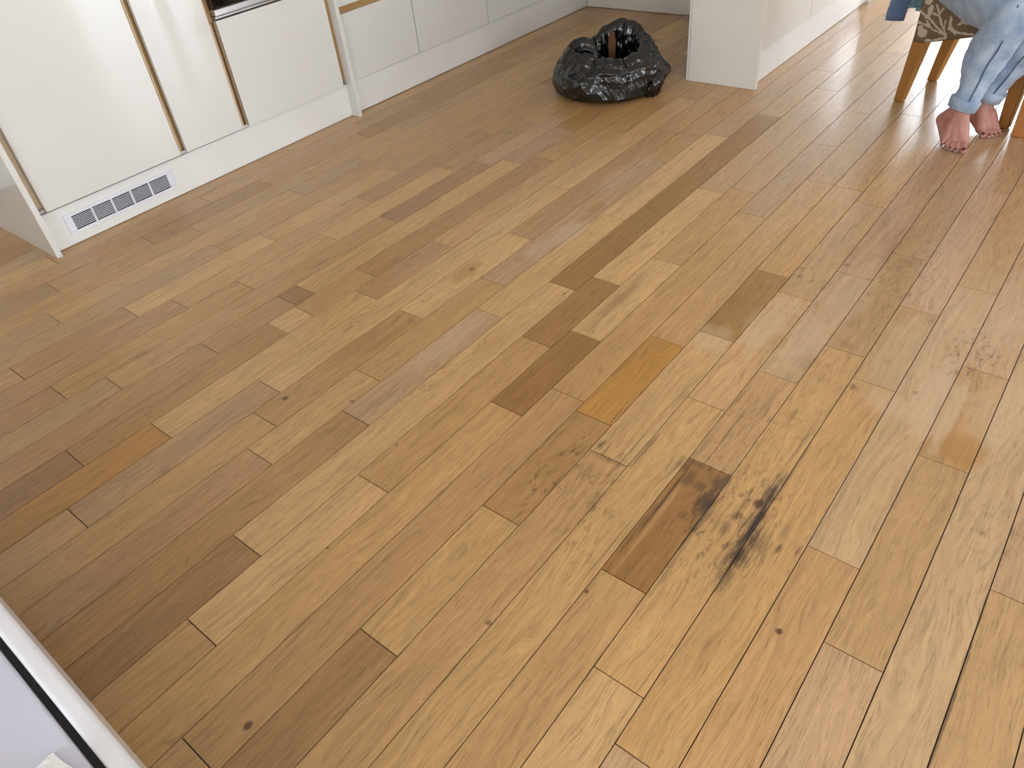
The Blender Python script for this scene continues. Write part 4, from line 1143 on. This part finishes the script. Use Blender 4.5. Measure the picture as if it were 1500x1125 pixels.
L_BALL_IN, L_BALL_OUT = (6.05, 31.45, 0.24), (6.45, 31.72, 0.20)
CUFF_T = 0.045


def toe_line(big, little, zs):
    big, little = V(big), V(little)
    d = little - big
    fw = V((d.y, -d.x, 0)).normalized()
    if fw.y > 0: fw = -fw
    arc = (0.0, 0.06, 0.03, -0.05, -0.20)
    pos = (0.0, 0.30, 0.53, 0.76, 1.0)
    return [big + d * pos[i] + fw * arc[i] + V((0, 0, zs)) for i in range(5)], fw
R_toes, R_fw = toe_line(R_BIG, R_LITTLE, 0.10)
L_toes, L_fw = toe_line(L_BIG, L_LITTLE, 0.10)
caps = foot(R_HEEL, R_BALL_IN, R_BALL_OUT, R_ANKLE, V(R_ANKLE).lerp(V(R_KNEE), 0.25), R_toes)
caps += foot(L_HEEL, L_BALL_IN, L_BALL_OUT, L_ANKLE, V(L_ANKLE).lerp(V(L_KNEE), 0.25), L_toes)
for an, kn, hp in ((R_ANKLE, R_KNEE, R_HIP), (L_ANKLE, L_KNEE, L_HIP)):
    an, kn, hp = V(an), V(kn), V(hp)
    caps += [(an, 0.30, an.lerp(kn, .6), 0.44), (an.lerp(kn, .6), 0.44, kn, 0.46), (kn, 0.46, hp, 0.66)]
PEL = (V(R_HIP) + V(L_HIP)) / 2 + V((0, 0, 0.2))
UPV = (V((0, 0, 1)) + CU * -0.05).normalized()
FWD = V((0.80, -0.6, 0)).normalized(); SIDE = V((-FWD.y, FWD.x, 0)) * -1      # SIDE points to the person's right
CHEST = PEL + UPV * 3.4; NECK = PEL + UPV * 4.7
caps += [(V(R_HIP), 0.75, V(L_HIP), 0.75), (PEL, 0.95, PEL + UPV * 1.6, 0.85), (PEL + UPV * 1.6, 0.85, CHEST, 0.95),
         (CHEST + SIDE * 1.1 + UPV * .7, 0.42, CHEST - SIDE * 1.1 + UPV * .7, 0.42), (CHEST, .9, CHEST + UPV * .6, .7), (CHEST, .6, NECK, .42)]
HD = NECK + UPV * 1.2 + FWD * 0.12
caps += [(NECK, .42, HD, .5), (HD, .70, HD + UPV * .35 - FWD * .12, .78), (HD + FWD * .35 - UPV * .35, .40, HD + FWD * .2, .6),
         (HD + FWD * .74 + UPV * .02, .07, HD + FWD * .88 - UPV * .16, .09), (HD + SIDE * .74, .06, HD + SIDE * .78 - UPV * .22, .10), (HD - SIDE * .74, .06, HD - SIDE * .78 - UPV * .22, .10)]
for s, kn, hp in ((1, R_KNEE, R_HIP), (-1, L_KNEE, L_HIP)):
    sh = CHEST + SIDE * 1.45 * s + UPV * .6
    hand = V(hp).lerp(V(kn), .55) + V((0, 0, 1.05))
    el = sh.lerp(hand, .5) - FWD * .5 + SIDE * .55 * s - UPV * .35
    caps += [(sh, .44, el, .34), (el, .33, hand, .22), (hand, .2, hand + FWD * .4 - V((0, 0, .04)), .2), (hand + SIDE * .15, .17, hand + FWD * .5 + SIDE * .2, .15), (hand - SIDE * .15, .17, hand + FWD * .5 - SIDE * .2, .15)]
    for k in range(4):
        b0 = hand + FWD * .45 + SIDE * (.26 - .17 * k)
        ln = (.5, .62, .66, .56)[k] if s < 0 else (.56, .66, .62, .5)[k]
        m_ = b0 + FWD * ln * .55 + V((0, 0, .02))
        caps += [(b0, .085, m_, .075), (m_, .075, b0 + FWD * ln - V((0, 0, .12)), .065)]
    th0 = hand - SIDE * .2 * s
    caps += [(th0, .12, th0 - SIDE * .3 * s + FWD * .35, .085), (th0 - SIDE * .3 * s + FWD * .35, .085, th0 - SIDE * .3 * s + FWD * .65, .07)]
blob('body', caps, SKIN, person, voxel=0.003, smooth_it=3)

def nails(toes, fw):
    for i, tp in enumerate(toes):
        tp = V(tp)
        r = (0.068, 0.044, 0.041, 0.038, 0.034)[i]
        hgt = (0.085, 0.062, 0.06, 0.056, 0.052)[i]
        c = tp + V((0, 0, hgt)) + fw * (0.035)
        bm = bmesh.new()
        bmesh.ops.create_uvsphere(bm, u_segments=12, v_segments=8, radius=1.0)
        rot = fw.to_track_quat('Y', 'Z').to_matrix().to_4x4() @ Matrix.Rotation(-0.75, 4, 'X')
        bm.transform(Matrix.Translation(c * U - person.location) @ rot @ Matrix.Diagonal((r * .95 * U, r * 1.1 * U, 0.035 * U, 1)))
        me = bpy.data.meshes.new('toenail'); bm.to_mesh(me); bm.free()
        link('toenail', me, NAIL, person, True)
nails(R_toes, R_fw); nails(L_toes, L_fw)

# jeans: one loft per leg joined into one garment with a seat, turned-up cuffs and side seams
def wrinkle(i, t, p):
    q = p / U
    return U * (0.06 * noise.noise(q * 1.5) + 0.05 * ridged(V((q.x * 1.0, q.y * 1.0, q.z * 2.4)), 1.3))
def leg_path(an, kn, hp):
    an, kn, hp = V(an), V(kn), V(hp)
    sh = (kn - an)
    back = ((hp - kn).normalized() + (an - kn).normalized()).normalized()
    p0 = an.lerp(kn, CUFF_T)
    return [p0, an.lerp(kn, .32) + back * 0.05, an.lerp(kn, .58) + back * 0.24, an.lerp(kn, .82) + back * .08, kn - back * 0.06, kn.lerp(hp, .22) + V((0, 0, .05)), kn.lerp(hp, .55), hp], [0.40, 0.46, 0.65, 0.68, 0.66, 0.80, 0.95, 1.02]
jeans = None
for nm, an, kn, hp in (('R', R_ANKLE, R_KNEE, R_HIP), ('L', L_ANKLE, L_KNEE, L_HIP)):
    pts, rad_ = leg_path(an, kn, hp)
    o = path_loft('jeans' if jeans is None else 'jeans_leg', pts, rad_, JEAN, person if jeans is None else jeans, n=48, sub=10, disp=wrinkle, up=(0.3, -0.3, 1))
    if jeans is None: jeans = o
    d = (V(kn) - V(an)).normalized()
    a0 = V(pts[0]) - d * 0.10
    a = d.orthogonal().normalized(); b_ = d.cross(a)
    loft('cuff', [(a0, a * .44, b_ * .44), (a0 + d * .02, a * .485, b_ * .485), (a0 + d * .36, a * .525, b_ * .525), (a0 + d * .39, a * .49, b_ * .49)], JEAN, jeans, n=40)
    # outer seam running up the side facing the viewer
    view = V((9.857, 0, 12.148))
    seam = []
    for k in range(0, 6):
        c = V(pts[k]); tan = (V(pts[min(k + 1, 7)]) - V(pts[max(k - 1, 0)])).normalized()
        tv = (view - c); tv = (tv - tan * tv.dot(tan)).normalized()
        sd = tan.cross(tv) * (0.25)
        seam.append(c + (tv + sd).normalized() * (rad_[k] + 0.05))
    path_loft('side_seam', seam[:5], [0.022] * 5, JEAN_DARK, jeans, n=8, sub=8)
blob('jeans_seat', [(V(R_HIP), 1.0, V(L_HIP), 1.0), (PEL, 1.05, PEL + UPV * .9, .98)], JEAN, jeans, voxel=0.008, smooth_it=6)
jc = [(PEL + UPV * .7, 1.02, PEL + UPV * 1.6, .96), (PEL + UPV * 1.6, .96, CHEST, 1.05), (CHEST + SIDE * 1.1 + UPV * .65, .52, CHEST - SIDE * 1.1 + UPV * .65, .52), (CHEST, 1.0, CHEST + UPV * .6, .8)]
for s, kn, hp in ((1, R_KNEE, R_HIP), (-1, L_KNEE, L_HIP)):
    sh = CHEST + SIDE * 1.45 * s + UPV * .6
    hand = V(hp).lerp(V(kn), .55) + V((0, 0, 1.05))
    el = sh.lerp(hand, .5) - FWD * .5 + SIDE * .55 * s - UPV * .35
    jc += [(sh, .53, el, .43), (el, .42, el.lerp(hand, .85), .32)]
blob('jumper', jc, TOPCLOTH, person, voxel=0.009, smooth_it=6)
blob('hair', [(HD + UPV * .42 - FWD * .16, .84, HD + UPV * .2 - FWD * .3, .82), (HD - FWD * .35, .74, HD - FWD * .4 - UPV * .9, .55)], HAIR, person, voxel=0.009, smooth_it=4)
